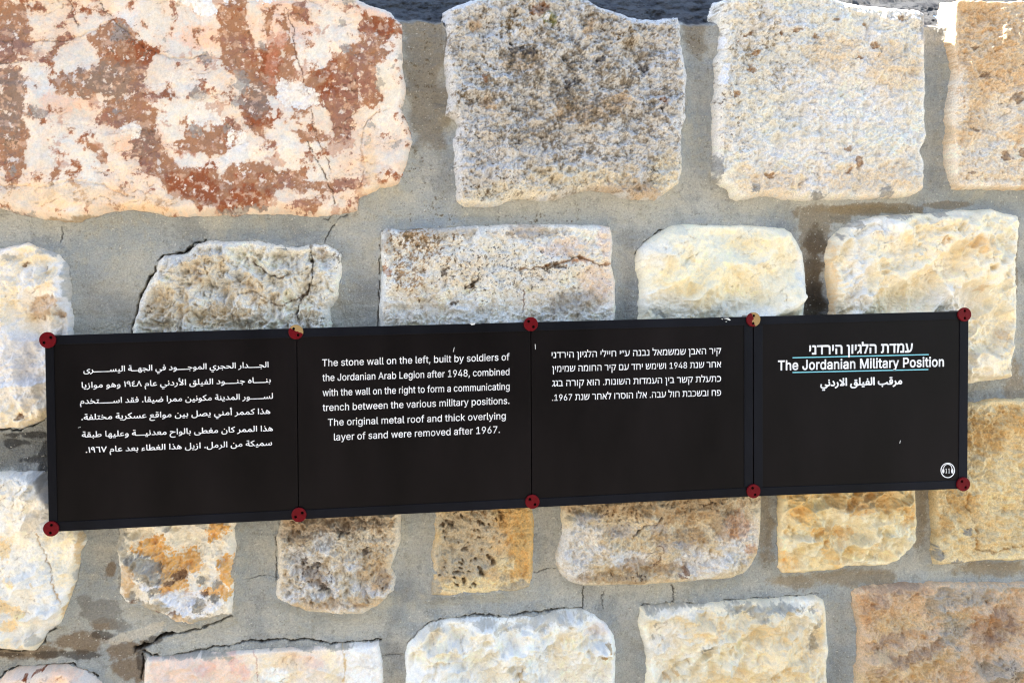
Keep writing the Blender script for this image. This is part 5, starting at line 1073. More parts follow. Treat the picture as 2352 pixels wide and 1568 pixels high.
  'a': (401, '109,-21 146,-27 186,-26 218,-18 250,-1 274,-19 338,-19 355,-5 356,252 350,300 338,330 321,356 298,375 266,391 194,403 154,400 114,389 58,353 24,300 24,284 31,276 98,255 112,260 128,284 146,300 178,311 226,307 242,297 254,276 256,260 250,249 122,230 74,213 42,190 23,164 11,107 22,51 37,27 58,5|146,67 126,76 113,92 112,115 122,131 170,148 250,160 256,156 253,115 230,83 194,67'),
  'd': (436, '145,-20 182,-27 222,-25 254,-16 286,4 310,-19 374,-19 390,-5 391,508 382,525 310,528 294,518 292,380 286,373 254,393 222,402 182,403 142,396 107,380 78,358 37,300 21,252 16,204 18,148 30,95 51,52 77,20 110,-5|190,67 153,84 130,116 117,164 116,212 128,260 150,291 181,308 214,310 247,300 276,268 291,220 291,164 279,116 256,84 230,69'),
  'e': (416, '156,-20 190,-26 238,-26 302,-8 350,28 368,52 383,84 382,100 374,107 302,124 258,76 230,66 198,66 174,72 152,84 126,118 117,148 126,150 374,151 389,164 383,260 358,323 339,348 310,373 246,399 206,403 166,400 134,390 102,373 70,346 48,316 20,244 15,188 18,148 39,76 59,44 90,12 118,-6|126,240 120,244 125,260 149,292 174,306 206,311 230,308 254,296 273,276 286,244 278,240'),
  'h': (422, '38,-12 49,-19 113,-19 129,-12 133,4 135,252 144,276 161,294 185,307 209,310 249,300 265,284 274,260 281,-11 297,-19 361,-19 376,-4 375,260 369,300 356,332 321,374 265,400 225,403 193,400 137,374 133,380 133,508 129,520 113,528 49,527 41,523 34,508 34,4'),
  'i': (179, '38,-12 53,-19 117,-19 132,-4 133,380 125,394 117,398 45,397 34,380 34,4|61,428 85,424 109,429 130,444 141,460 145,484 140,508 129,524 109,537 85,543 61,539 39,524 28,508 22,484 27,460 38,444'),
  'l': (201, '94,-14 129,-21 169,-19 193,-12 200,2 185,66 169,73 137,73 134,82 132,514 127,522 113,528 49,527 39,522 34,506 34,74 40,42 52,18 73,-3'),
  'n': (422, '38,-12 49,-19 113,-19 129,-12 133,4 135,252 144,276 161,294 185,307 209,310 249,300 265,284 274,260 281,-11 297,-19 361,-19 372,-12 376,4 374,276 353,338 313,380 279,396 233,403 185,398 137,374 121,396 113,398 49,398 36,388 34,4'),
  'o': (427, '154,-20 190,-27 230,-26 262,-20 302,-3 334,20 356,44 376,76 391,116 399,164 399,212 391,260 376,300 334,357 294,384 262,396 222,403 182,402 142,393 110,378 59,332 39,300 24,260 16,212 16,164 22,124 38,79 81,20 118,-6|190,67 158,80 130,116 117,164 117,212 130,260 153,292 182,308 222,310 254,298 282,268 298,220 299,164 286,116 262,84 230,68'),
  'r': (271, '38,-12 49,-19 113,-19 129,-12 133,4 136,260 150,284 177,302 201,306 249,304 257,309 262,324 262,388 249,402 185,401 137,379 113,398 49,398 36,388 34,4'),
  's': (377, '124,-20 200,-27 264,-12 296,5 320,26 346,76 350,108 346,140 330,172 312,192 264,219 152,249 129,268 129,284 140,300 160,310 184,313 224,306 264,259 337,276 342,284 341,300 316,348 281,380 240,397 168,403 108,388 61,356 33,308 28,276 31,244 45,212 64,190 112,162 232,128 249,108 246,92 232,77 184,65 160,67 135,76 120,92 110,116 96,125 22,108 17,92 20,76 46,28 80,-2'),
  't': (239, '120,-16 155,-23 194,-22 219,-16 232,0 218,64 202,73 155,71 147,80 145,96 145,304 202,308 219,315 223,328 222,384 211,397 145,400 145,472 138,485 122,490 66,490 51,483 46,472 45,400 3,398 -12,384 -12,328 -5,312 3,309 46,304 49,64 71,16 91,-2'),
  'y': (401, '43,-157 93,-164 141,-155 178,-133 204,-101 389,371 389,387 381,395 301,398 288,387 197,136 189,144 101,387 85,398 21,398 7,395 0,387 0,371 141,3 130,-37 116,-61 93,-71 61,-67 45,-77 29,-141'),
 },
 'he_bold': {
  ' ': (209, ''),
  'ג': (278, '-4,-20 16,-28 64,-4 112,31 160,81 175,-4 184,-17 256,-20 274,-4 257,148 254,404 244,436 232,455 209,476 184,488 144,495 40,495 25,484 23,404 32,391 128,388 142,380 146,356 145,260 132,204 103,156 64,118 0,85 -7,76 -8,-4'),
  'ד': (419, '260,-20 332,-19 346,-4 346,380 348,388 404,389 415,396 419,412 417,484 396,495 -1,492 -12,476 -12,404 -4,392 12,388 228,388 234,380 235,-4 244,-17'),
  'ה': (523, '72,-20 144,-20 160,-4 160,284 152,300 144,304 64,303 50,292 49,-4 56,-16|392,-20 464,-19 478,-4 478,348 468,396 448,436 432,454 400,475 344,491 72,495 56,491 48,476 49,404 64,389 304,388 336,379 355,364 364,340 366,308 367,-4 376,-17'),
  'ו': (209, '72,-20 144,-20 160,-4 160,476 152,491 144,494 64,494 56,491 48,476 48,4 52,-12'),
  'י': (188, '64,151 96,151 112,159 152,239 152,479 136,494 56,494 41,479 41,167 48,155'),
  'ל': (409, '160,-20 232,-20 248,-10 399,412 401,476 392,491 384,494 112,495 104,500 101,620 88,629 8,629 -8,612 -8,412 0,392 16,388 272,388 274,380 135,4 139,-12'),
  'מ': (517, '44,-20 116,-20 128,-12 161,268 174,324 189,356 212,382 244,397 276,401 308,397 328,388 344,372 356,348 361,308 361,92 356,87 235,84 225,68 228,-11 244,-20 452,-20 469,-12 473,4 471,356 448,420 404,468 356,493 300,504 252,503 212,494 180,480 148,456 140,458 134,484 124,493 44,495 28,486 25,468 56,324 21,-4 28,-16'),
  'ן': (236, '100,-212 172,-212 188,-204 191,-196 191,388 174,444 140,477 92,494 12,494 4,491 -4,476 -3,404 12,389 68,386 76,380 79,364 79,-188 84,-205'),
  'נ': (318, '28,-20 252,-20 268,-14 274,-4 271,404 251,452 228,474 204,486 164,494 52,495 33,484 31,412 36,394 52,388 148,387 161,372 162,100 156,87 28,87 12,82 4,68 5,-4 12,-16'),
  'ע': (488, '24,-20 184,-20 256,-11 336,21 390,68 431,132 457,220 483,476 473,492 392,495 374,484 352,268 336,196 320,160 299,132 272,110 240,97 232,107 145,484 128,495 56,495 40,487 36,468 124,92 112,87 24,87 8,82 0,68 0,-4 8,-16'),
  'ר': (435, '304,-20 376,-19 390,-4 389,348 380,396 370,420 352,445 328,466 264,490 208,495 16,495 0,491 -8,468 -8,404 0,392 16,388 216,388 248,379 266,364 276,340 278,308 279,-4 288,-17'),
  'ת': (535, '32,-20 88,-18 128,-7 160,14 185,52 201,124 201,380 208,388 328,386 352,377 367,364 376,340 379,308 379,-4 384,-14 400,-20 472,-20 487,-12 491,4 490,348 477,404 446,452 408,477 336,494 32,495 16,487 11,476 15,396 32,388 88,388 89,380 86,108 72,88 24,86 16,82 8,68 9,-4 16,-16'),
 },
 'ar_bold': {
  ' ': (154, ''),
  'ﺍ': (141, '46,-20 111,-20 124,-4 113,420 108,436 95,445 39,445 21,428 32,4 36,-12'),
  'ﺐ': (648, '260,-145 286,-146 302,-139 318,-123 325,-105 318,-69 302,-53 286,-46 262,-46 246,-53 225,-81 223,-97 229,-121 244,-137|187,-33 270,-34 358,-25 446,-3 510,24 542,-1 566,-13 606,-22 654,-25 686,-9 697,7 699,31 693,47 676,63 598,76 594,87 601,111 600,127 590,137 542,161 462,104 374,72 254,58 182,61 134,68 102,84 91,103 89,127 99,199 86,211 30,222 13,207 -3,127 -1,79 14,39 38,12 78,-12 126,-26'),
  'ﺩ': (283, '95,-24 161,-24 217,-8 256,24 274,64 277,112 261,168 218,248 191,288 177,299 161,297 121,271 113,264 109,248 177,133 186,96 181,80 153,69 113,68 41,89 27,80 -1,32 1,16 21,0 57,-15'),
  'ﺭ': (218, '-6,-156 5,-158 45,-144 109,-108 157,-60 188,-4 200,52 196,108 172,180 155,212 141,222 125,220 85,200 71,180 110,84 111,52 99,12 81,-12 53,-36 -27,-73 -36,-84 -35,-100 -20,-140'),
  'ﺮ': (235, '-6,-157 5,-159 37,-149 101,-114 143,-77 189,-17 221,-24 253,-22 269,-13 285,11 285,35 270,59 213,77 164,195 149,219 141,222 125,220 85,200 72,187 73,171 101,115 110,83 111,51 98,11 80,-13 53,-36 -27,-74 -36,-85 -35,-101 -20,-141'),
  'ﻔ': (293, '-8,-23 76,-22 148,-7 236,-22 300,-25 316,-20 334,-7 343,9 344,33 332,55 316,65 260,69 255,73 269,113 270,153 259,193 236,229 212,250 188,262 164,267 132,266 103,257 77,241 39,193 29,161 26,129 31,97 42,73 36,68 -4,65 -13,57 -22,-7|140,93 123,113 119,137 132,166 140,172 156,174 174,153 178,129 164,103 148,91|127,289 148,285 166,289 187,305 195,321 197,345 191,361 164,385 140,387 124,383 108,370 98,353 95,329 100,313'),
  'ﻖ': (479, '158,-181 262,-178 342,-154 376,-133 406,-105 430,-69 446,-27 499,-21 526,3 530,27 521,51 502,65 462,68 454,75 446,123 433,155 414,183 390,203 342,218 294,208 255,179 226,131 217,99 215,67 220,43 231,19 246,3 273,-13 349,-29 318,-62 270,-82 230,-89 182,-88 142,-80 118,-69 97,-45 91,-13 96,19 115,67 115,83 102,96 60,115 46,116 33,107 11,59 -3,3 -3,-45 8,-85 30,-121 62,-149 110,-171|310,74 307,91 317,115 326,124 341,123 356,99 361,75 358,68|271,243 302,235 342,251 366,237 398,239 414,249 426,267 430,291 426,307 414,324 390,337 366,336 342,322 310,336 278,334 255,315 246,291 250,267'),
  'ﻗ': (265, '-8,-23 84,-22 156,-9 204,17 236,53 249,81 259,121 257,193 236,259 220,283 196,304 156,318 116,315 81,297 51,265 25,201 22,169 27,137 54,97 84,79 108,73 -4,65 -16,49 -22,1 -18,-15|116,168 113,185 120,209 132,224 148,223 162,201 169,169 164,163 148,161|83,337 108,338 132,355 164,337 196,341 221,369 224,393 220,409 204,428 180,438 156,436 132,419 116,433 100,438 68,433 46,409 42,377 54,353'),
  'ﻟ': (154, '-8,-23 52,-21 92,-6 118,17 136,57 140,121 128,425 119,441 108,445 52,444 36,425 47,81 44,73 -4,66 -13,57 -22,-7'),
  'ﻠ': (178, '-8,-23 52,-20 100,0 140,-20 188,-24 212,-13 227,9 228,33 215,57 196,66 159,73 143,97 130,425 116,444 52,444 37,425 47,81 44,73 -4,66 -13,57 -22,-7'),
  'ﻣ': (311, '-8,-23 44,-20 92,5 140,-14 188,-22 228,-16 259,1 288,41 297,89 291,137 267,185 236,216 196,233 156,231 116,212 84,176 32,81 20,70 -4,65 -13,57 -22,-7|172,72 141,81 135,89 157,129 172,141 180,141 201,121 211,89 204,74'),
  'ﻧ': (159, '-8,-23 36,-23 84,-11 117,9 140,42 151,89 149,137 128,225 118,249 108,259 92,260 44,242 33,233 29,217 56,137 62,89 52,72 4,68 -13,57 -22,-7|60,281 84,279 100,285 124,313 126,337 121,353 108,369 92,379 68,381 52,375 36,362 27,345 25,321 31,305 44,289'),
  'ﻲ': (436, '140,-270 166,-270 198,-255 230,-271 262,-264 284,-238 286,-214 281,-198 269,-182 246,-170 222,-171 198,-186 166,-170 133,-174 110,-195 103,-222 115,-254|161,-158 230,-159 278,-152 334,-136 382,-111 422,-72 438,-30 470,-14 483,2 488,26 479,50 454,66 398,75 302,107 286,108 272,90 261,42 264,26 273,18 342,-7 350,-14 347,-22 318,-45 278,-59 222,-67 166,-64 118,-48 93,-22 89,18 107,82 105,98 94,108 54,124 30,122 14,90 -2,26 -3,-22 8,-62 35,-102 70,-129 110,-147'),
  'ﻴ': (221, '54,-135 84,-134 108,-117 140,-136 172,-132 188,-119 198,-103 200,-79 195,-63 180,-45 156,-35 132,-37 108,-54 92,-40 76,-35 44,-40 22,-63 17,-87 28,-118|-8,-23 60,-21 108,-1 164,-21 236,-23 253,-15 267,1 272,33 260,55 244,65 164,75 161,97 172,153 170,169 156,180 100,189 84,177 60,81 44,71 -4,65 -13,57 -22,-7'),
  'ﻻ': (345, '59,-20 244,-19 292,2 319,36 328,68 325,108 312,140 279,188 298,252 304,316 295,428 284,443 220,439 203,428 211,316 204,257 60,366 44,366 36,361 4,316 3,300 12,288 164,172 126,124 50,60 47,-4|212,71 205,76 228,101 236,97 238,76'),
 },
}
LINES = {
 'en': ['The stone wall on the left, built by soldiers of', 'the Jordanian Arab Legion after 1948, combined', 'with the wall on the right to form a communicating', 'trench between the various military positions.', 'The original metal roof and thick overlying', 'layer of sand were removed after 1967.', 'The Jordanian Military Position'],
 'he': ['ינדריה ןויגלה ילייח י״ע הנבנ לאמשמש ןבאה ריק', 'ןימימש המוחה ריק םע דחי שמישו 1948 תנש רחא', 'גגב הרוק אוה .תונושה תודמעה ןיב רשק תלעתכ', '.1967 תנש רחאל ורסוה ולא .הבע לוח תבכשבו חפ', 'ינדריה ןויגלה תדמע'],
 'ar': ['ﻯﺮــــــﺴﻴﻟﺍ ﺔــﻬﺠﻟﺍ ﻲﻓ ﺩﻮــــﺟﻮﻤﻟﺍ ﻱﺮﺠﺤﻟﺍ ﺭﺍﺪــــﺠﻟﺍ', 'ﺎﻳﺯﺍﻮﻣ ﻮﻫﻭ ١٩٤٨ ﻡﺎﻋ ﻲﻧﺩﺭﻷﺍ ﻖﻠﻴﻔﻟﺍ ﺩﻮــــﻨﺟ ﻩﺎــــﻨﺑ', 'ﻡﺪﺨﺘـــــﺳﺍ ﺪﻘﻓ .ﺎﻘﻴﺿ ﺍﺮﻤﻣ ﻦﻴﻧﻮﻜﻣ ﺔﻨﻳﺪﻤﻟﺍ ﺭﻮـــــﺴﻟ', '.ﺔﻔﻠﺘﺨﻣ ﺔﻳﺮﻜﺴﻋ ﻊﻗﺍﻮﻣ ﻦﻴﺑ ﻞﺼﻳ ﻲﻨﻣﺃ ﺮﻤﻤﻛ ﺍﺬﻫ', 'ﺔﻘﺒﻃ ﺎﻬﻴﻠﻋﻭ ﺔـــﻴﻧﺪﻌﻣ ﺡﺍﻮﻟﺎﺑ ﻰﻄﻐﻣ ﻥﺎﻛ ﺮﻤﻤﻟﺍ ﺍﺬﻫ', '.١٩٦٧ ﻡﺎﻋ ﺪﻌﺑ ﺀﺎﻄﻐﻟﺍ ﺍﺬﻫ ﻞﻳﺯﺍ .ﻞﻣﺮﻟﺍ ﻦﻣ ﺔﻜﻴﻤﺳ', 'ﻲﻧﺩﺭﻻﺍ ﻖﻠﻴﻔﻟﺍ ﺐﻗﺮﻣ'],
}
# ------------------------------------------------------------------ the information sign
sign = bpy.data.objects.new('information_sign', None)
link(sign)
sign.location = (0, SIGN_Y, 1.0)
sign['label'] = 'long black sign with white trilingual text and red screw caps on the stone wall'
sign['category'] = 'sign'
SLOC = np.array([0, SIGN_Y, 1.0])


def sp(px, py):
    """survey position -> sign plane, local to the sign"""
    p = pix(px, py, SIGN_Y) - SLOC
    return np.array([p[0], p[2]])


def panel_mat(name, base, rough):
    m, nt, b = node_mat(name, rough, 0.09)
    tc = nt.nodes.new('ShaderNodeTexCoord')
    n = nt.nodes.new('ShaderNodeTexNoise')
    n.inputs['Scale'].default_value = 7.0
    n.inputs['Detail'].default_value = 6
    n.inputs['Roughness'].default_value = 0.6
    mp = nt.nodes.new('ShaderNodeMapping')
    mp.inputs['Scale'].default_value = (1.0, 1.0, 0.35)
    nt.links.new(tc.outputs['Object'], mp.inputs[0])
    nt.links.new(mp.outputs[0], n.inputs['Vector'])
    r = nt.nodes.new('ShaderNodeValToRGB')
    r.color_ramp.elements[0].position = 0.3
    r.color_ramp.elements[1].position = 0.75
    r.color_ramp.elements[0].color = tuple(base[k] * 0.6 for k in range(3)) + (1,)
    r.color_ramp.elements[1].color = tuple(base[k] * 2.4 for k in range(3)) + (1,)
    nt.links.new(n.outputs[0], r.inputs[0])
    nt.links.new(r.outputs[0], b.inputs['Base Color'])
    mr = nt.nodes.new('ShaderNodeMapRange')
    mr.inputs[3].default_value = rough - 0.14
    mr.inputs[4].default_value = rough + 0.22
    nt.links.new(n.outputs[0], mr.inputs[0])
    nt.links.new(mr.outputs[0], b.inputs['Roughness'])
    return m


M_PANEL = panel_mat('black_panel', (0.0034, 0.0024, 0.0024), 0.34)
M_FRAME = panel_mat('dark_frame', (0.0034, 0.0037, 0.0055), 0.36)
M_LET, _nt, _b = node_mat('white_lettering', 0.6, 0.2)
_b.inputs['Base Color'].default_value = (0.62, 0.61, 0.59, 1)
_tc = _nt.nodes.new('ShaderNodeTexCoord')
_n = _nt.nodes.new('ShaderNodeTexNoise')
_n.inputs['Scale'].default_value = 60
_nt.links.new(_tc.outputs['Object'], _n.inputs['Vector'])
_r = _nt.nodes.new('ShaderNodeValToRGB')
_r.color_ramp.elements[0].position = 0.35
_r.color_ramp.elements[0].color = (0.62, 0.61, 0.59, 1)
_r.color_ramp.elements[1].position = 0.6
_r.color_ramp.elements[1].color = (0.82, 0.81, 0.79, 1)
_nt.links.new(_n.outputs[0], _r.inputs[0])
_nt.links.new(_r.outputs[0], _b.inputs['Base Color'])
M_CYAN, _nt, _b = node_mat('cyan_rule', 0.6, 0.2)
_n = _nt.nodes.new('ShaderNodeTexNoise')
_n.inputs['Scale'].default_value = 80
_r = _nt.nodes.new('ShaderNodeValToRGB')
_r.color_ramp.elements[0].color = (0.12, 0.47, 0.55, 1)
_r.color_ramp.elements[1].color = (0.30, 0.64, 0.68, 1)
_nt.links.new(_n.outputs[0], _r.inputs[0])
_nt.links.new(_r.outputs[0], _b.inputs['Base Color'])


def slab(name, corners, y0, y1, mat, parent, bev=0.0008):
    """bevelled plate: 4 corners (x, z) on the sign plane, from depth y0 (front) back to y1"""
    bm = bmesh.new()
    f = [bm.verts.new((c[0], y0, c[1])) for c in corners]
    b = [bm.verts.new((c[0], y1, c[1])) for c in corners]
    bm.faces.new(f)
    bm.faces.new(b[::-1])
    for i in range(4):
        j = (i + 1) % 4
        bm.faces.new((f[i], b[i], b[j], f[j]))
    bmesh.ops.recalc_face_normals(bm, faces=bm.faces[:])
    if bev:
        bmesh.ops.bevel(bm, geom=bm.edges[:], offset=bev, segments=2, affect='EDGES', profile=0.6)
    me = bpy.data.meshes.new(name)
    bm.to_mesh(me)
    bm.free()
    me.materials.append(mat)
    return link(bpy.data.objects.new(name, me), parent)


def lerp(a, b, t):
    return (a[0] + (b[0] - a[0]) * t, a[1] + (b[1] - a[1]) * t)


TOPS = [(103, 771), (681.5, 754), (1219, 740), (1729.5, 727), (2224, 714.5)]
BOTS = [(112.5, 1221), (686, 1192), (1221.5, 1165), (1730, 1139), (2221, 1121.5)]
panels = []
GAP = 1.0
for i in range(4):
    g0 = GAP if i else 0
    g1 = GAP if i < 3 else 0
    c = [(BOTS[i][0] + g0, BOTS[i][1]), (BOTS[i + 1][0] - g1, BOTS[i + 1][1]), (TOPS[i + 1][0] - g1, TOPS[i + 1][1]), (TOPS[i][0] + g0, TOPS[i][1])]
    lab = ['black panel with six lines of Arabic text', 'black panel with six lines of English text', 'black panel with four lines of Hebrew text',
           'black title panel with headphone symbol'][i]
    p = slab('sign_panel', [sp(*q) for q in c], 0.0, 0.010, M_PANEL, sign)
    p['label'] = lab
    panels.append(p)
    # raised border strips along the panel's outer edges
    tw, bw, sw = 21.0 - i * 0.8, 22.0 - i * 0.8, 20.5
    tl, tr, bl, brr = c[3], c[2], c[0], c[1]
    def strip(q):
        slab('border_strip', [sp(*a) for a in q], -0.0016, 0.0002, M_FRAME, p, 0.0006)
    strip([(tl[0] + .3, tl[1] + tw), (tr[0] - .3, tr[1] + tw), (tr[0] - .3, tr[1] + .3), (tl[0] + .3, tl[1] + .3)])
    strip([(bl[0] + .3, bl[1] - .3), (brr[0] - .3, brr[1] - .3), (brr[0] - .3, brr[1] - bw), (bl[0] + .3, bl[1] - bw)])
    if i in (0, 3):
        a, b = lerp(tl, bl, (tw + .6) / (bl[1] - tl[1])), lerp(bl, tl, (bw + .6) / (bl[1] - tl[1]))
        strip([(b[0] + .3, b[1]), (b[0] + sw, b[1]), (a[0] + sw, a[1]), (a[0] + .3, a[1])])
    if i in (2, 3):
        a, b = lerp(tr, brr, (tw + .6) / (brr[1] - tr[1])), lerp(brr, tr, (bw + .6) / (brr[1] - tr[1]))
        w = 20.0
        strip([(b[0] - w, b[1]), (b[0] - .3, b[1]), (a[0] - .3, a[1]), (a[0] - w, a[1])])


for (tx, ty), (bx, by) in list(zip(TOPS, BOTS))[1:4]:
    slab('seam_light_block', [sp(bx - 9, by - 4), sp(bx + 9, by - 4), sp(tx + 9, ty + 4), sp(tx - 9, ty + 4)], 0.0104, 0.018, M_FRAME, sign)  # unseen strip added behind each seam so no light shows through


def glyph_loops(font, ch):
    if ch not in GLYPHS[font]:
        font = 'en'
    adv, s = GLYPHS[font][ch]
    loops = []
    for part in s.split('|'):
        if part:
            loops.append([tuple(int(v) for v in q.split(',')) for q in part.split(' ')])
    return adv, loops


def area(l):
    return sum(a[0] * b[1] - b[0] * a[1] for a, b in zip(l, l[1:] + l[:1])) / 2


class Ink:
    """flat lettering collected into one mesh"""

    def __init__(self):
        self.v, self.f, self.k = [], [], 0

    def shape(self, outer, holes, fn):
        self.k += 1
        y = -0.0005 - 0.00004 * (self.k % 3)
        polys = [outer] + holes
        flat = [q for l in polys for q in l]
        tris = tessellate_polygon([[Vector((a, b, 0)) for a, b in l] for l in polys])
        n = len(self.v)
        for a, b in flat:
            p = fn(a, b)
            self.v.append((p[0], y, p[1]))
        for t in tris:
            self.f.append(tuple(n + q for q in t))

    def loops(self, ls, fn):
        outs = [l for l in ls if area(l) > 0]
        hol = [l for l in ls if area(l) <= 0]

        def inside(p, l):
            r = False
            for a, b in zip(l, l[1:] + l[:1]):
                if (a[1] > p[1]) != (b[1] > p[1]) and p[0] < (b[0] - a[0]) * (p[1] - a[1]) / (b[1] - a[1]) + a[0]:
                    r = not r
            return r
        for o in outs:
            self.shape(o, [h for h in hol if inside(h[0], o)], fn)

    def text(self, font, s, L, R, up):
        """set the visual-order string s on the base line L -> R (survey units); up = height in survey units of 1000 glyph units"""
        pen, items = 0, []
        for ch in s:
            adv, ls = glyph_loops(font, ch)
            if ls:
                items.append((pen, ls))
            pen += adv
        xs = [x + q[0] for x, ls in items for l in ls for q in l]
        x0, x1 = min(xs), max(xs)
        A, B = sp(*L), sp(*R)
        e = (B - A) / (x1 - x0)
        U = (sp(L[0], L[1] - up) - A) / 1000.0
        for x, ls in items:
            self.loops(ls, lambda a, b, x=x: A + e * (x + a - x0) + U * b)

    def build(self, name, mat, parent):
        me = bpy.data.meshes.new(name)
        me.from_pydata(self.v, [], self.f)
        me.materials.append(mat)
        return link(bpy.data.objects.new(name, me), parent)


def ring(cx, cy, rx, ry, n=48, a0=0, a1=360):
    return [(cx + rx * math.cos(math.radians(a0 + (a1 - a0) * k / n)), cy + ry * math.sin(math.radians(a0 + (a1 - a0) * k / n))) for k in range(n)]


AR, EN, HE = LINES['ar'], LINES['en'], LINES['he']
ink = Ink()
for s, L, R in ((AR[0], (191.5, 855), (617, 843)), (AR[1], (187.5, 890.5), (622, 878)), (AR[2], (184, 927), (627, 915)),
                (AR[3], (187, 964), (621, 949.5)), (AR[4], (188, 1004), (627, 989)), (AR[5], (197, 1039), (625, 1022))):
    ink.text('ar', s, L, R, 31.0)
ink.build('lettering', M_LET, panels[0])
ink = Ink()
for s, L, R in ((EN[0], (740, 841), (1170, 827)), (EN[1], (740.5, 875), (1170, 861)), (EN[2], (741, 909.5), (1170.5, 894.5)),
                (EN[3], (741, 943.5), (1170, 927)), (EN[4], (753, 977.5), (1161.5, 962)), (EN[5], (767, 1011), (1148, 993.5))):
    ink.text('en', s, L, R, 31.5)
ink.build('lettering', M_LET, panels[1])
ink = Ink()
for s, L, R in ((HE[0], (1267, 822), (1656, 812)), (HE[1], (1268, 854), (1656, 843)), (HE[2], (1268, 887), (1656, 876)), (HE[3], (1268, 920), (1656, 908))):
    ink.text('he', s, L, R, 28.0)
ink.build('lettering', M_LET, panels[2])
ink = Ink()
ink.text('he_bold', HE[4], (1858.5, 813.5), (2096.5, 808.5), 42.0)
ink.text('en_bold', EN[6], (1786.5, 850), (2168, 841), 43.0)
ink.text('ar_bold', AR[6], (1883.5, 886.5), (2072, 881.5), 40.0)
ink.build('lettering', M_LET, panels[3])
ink = Ink()
for a, b in (((1820, 821.3), (2133, 814)), ((1820, 855), (2132, 848.2))):
    ink.shape([(a[0], a[1] + 1.2), (b[0], b[1] + 1.2), (b[0], b[1] - 1.2), (a[0], a[1] - 1.2)], [], lambda x, y: sp(x, y))
ink.build('underline', M_CYAN, panels[3])
# round headphone symbol with the number 11
ink = Ink()
hc = (2176.5, 1079.5)
F_ = lambda x, y: sp(hc[0] + x, hc[1] - y)
ink.shape(ring(0, 0, 16.6, 17.6), [ring(0, 0, 14.4, 15.4)[::-1]], F_)
arc = ring(0, 3.5, 10.4, 11.6, 24, 0, 187)
inn = ring(0, 3.5, 8.6, 9.8, 24, 0, 187)
ink.shape(arc + inn[::-1], [], F_)
for sx in (-1, 1):
    ink.shape(ring(sx * 10.4, -1.5, 2.7, 5.6, 20), [], F_)
    x = -3.3 if sx < 0 else 3.1
    ink.shape([(x - 1.9, -6.2), (x + 1.9, -6.2), (x + 1.9, -5.4), (x + 0.65, -5.1), (x + 0.65, 4.2), (x - 0.3, 4.2), (x - 1.9, 3.2), (x - 1.9, 2.6), (x - 0.65, 2.7), (x - 0.65, -5.1), (x - 1.9, -5.4)], [], F_)
ink.build('headphone_symbol', M_LET, panels[3])
# chips and bird lime on the panels
M_CHIP, _nt, _b = node_mat('paint_chip', 0.8, 0.2)
_b.inputs['Base Color'].default_value = (0.66, 0.65, 0.60, 1)
for pi, marks in ((0, [[(180, 981), (186, 979.5), (186, 980.6), (180, 982)]]),
                  (1, [[(1078, 742.5), (1092, 741.5), (1090, 745.5), (1083, 746.5)], [(1040, 808), (1041.5, 808), (1044, 797), (1042.5, 798)]]),
                  (2, [[(1660, 731), (1672, 730), (1678, 735), (1674, 736), (1668, 733)], [(1664, 738), (1669, 737.5), (1668, 739.5)], [(1228, 790), (1229.6, 790), (1230, 802), (1228.8, 802)], [(1655, 732), (1660, 732), (1659, 734)]]),
                  (3, [[(2064.5, 1018), (2066, 1017.5), (2067.5, 1010), (2066, 1011)]])):
    for mk in marks:
        ink = Ink()
        ink.shape(mk, [], lambda x, y: sp(x, y))
        ink.v = [(v[0], v[1] - 0.0016, v[2]) for v in ink.v]
        ink.build('paint_chip', M_CHIP, panels[pi])


# red screw caps with two spanner holes, on stand-off barrels
def cap_mat(name, worn):
    m, nt, b = node_mat(name, 0.35, 0.10)
    tc = nt.nodes.new('ShaderNodeTexCoord')
    n = nt.nodes.new('ShaderNodeTexNoise')
    n.inputs['Scale'].default_value = 70.0
    n.inputs['Detail'].default_value = 4
    nt.links.new(tc.outputs['Object'], n.inputs['Vector'])
    r = nt.nodes.new('ShaderNodeValToRGB')
    r.color_ramp.elements[0].color = (0.070, 0.0018, 0.004, 1)
    r.color_ramp.elements[1].color = (0.165, 0.0045, 0.008, 1)
    nt.links.new(n.outputs[0], r.inputs[0])
    if worn is None:
        nt.links.new(r.outputs[0], b.inputs['Base Color'])
        return m
    dt = nt.nodes.new('ShaderNodeVectorMath')
    dt.operation = 'DOT_PRODUCT'
    dt.inputs[1].default_value = (worn[0], 0, worn[1])
    nt.links.new(tc.outputs['Object'], dt.inputs[0])
    n2 = nt.nodes.new('ShaderNodeTexNoise')
    n2.inputs['Scale'].default_value = worn[3]
    n2.inputs['Detail'].default_value = 2
    nt.links.new(tc.outputs['Object'], n2.inputs['Vector'])
    ma = nt.nodes.new('ShaderNodeMath')
    ma.operation = 'MULTIPLY_ADD'
    ma.inputs[1].default_value = 0.02
    nt.links.new(n2.outputs[0], ma.inputs[0])
    nt.links.new(dt.outputs['Value'], ma.inputs[2])
    gt = nt.nodes.new('ShaderNodeMath')
    gt.operation = 'GREATER_THAN'
    gt.inputs[1].default_value = worn[2] + 0.01
    nt.links.new(ma.outputs[0], gt.inputs[0])
    mx = nt.nodes.new('ShaderNodeMix')
    mx.data_type = 'RGBA'
    nt.links.new(gt.outputs[0], mx.inputs[0])
    nt.links.new(r.outputs[0], mx.inputs[6])
    mx.inputs[7].default_value = (0.34, 0.22, 0.09, 1)
    nt.links.new(mx.outputs[2], b.inputs['Base Color'])
    return m


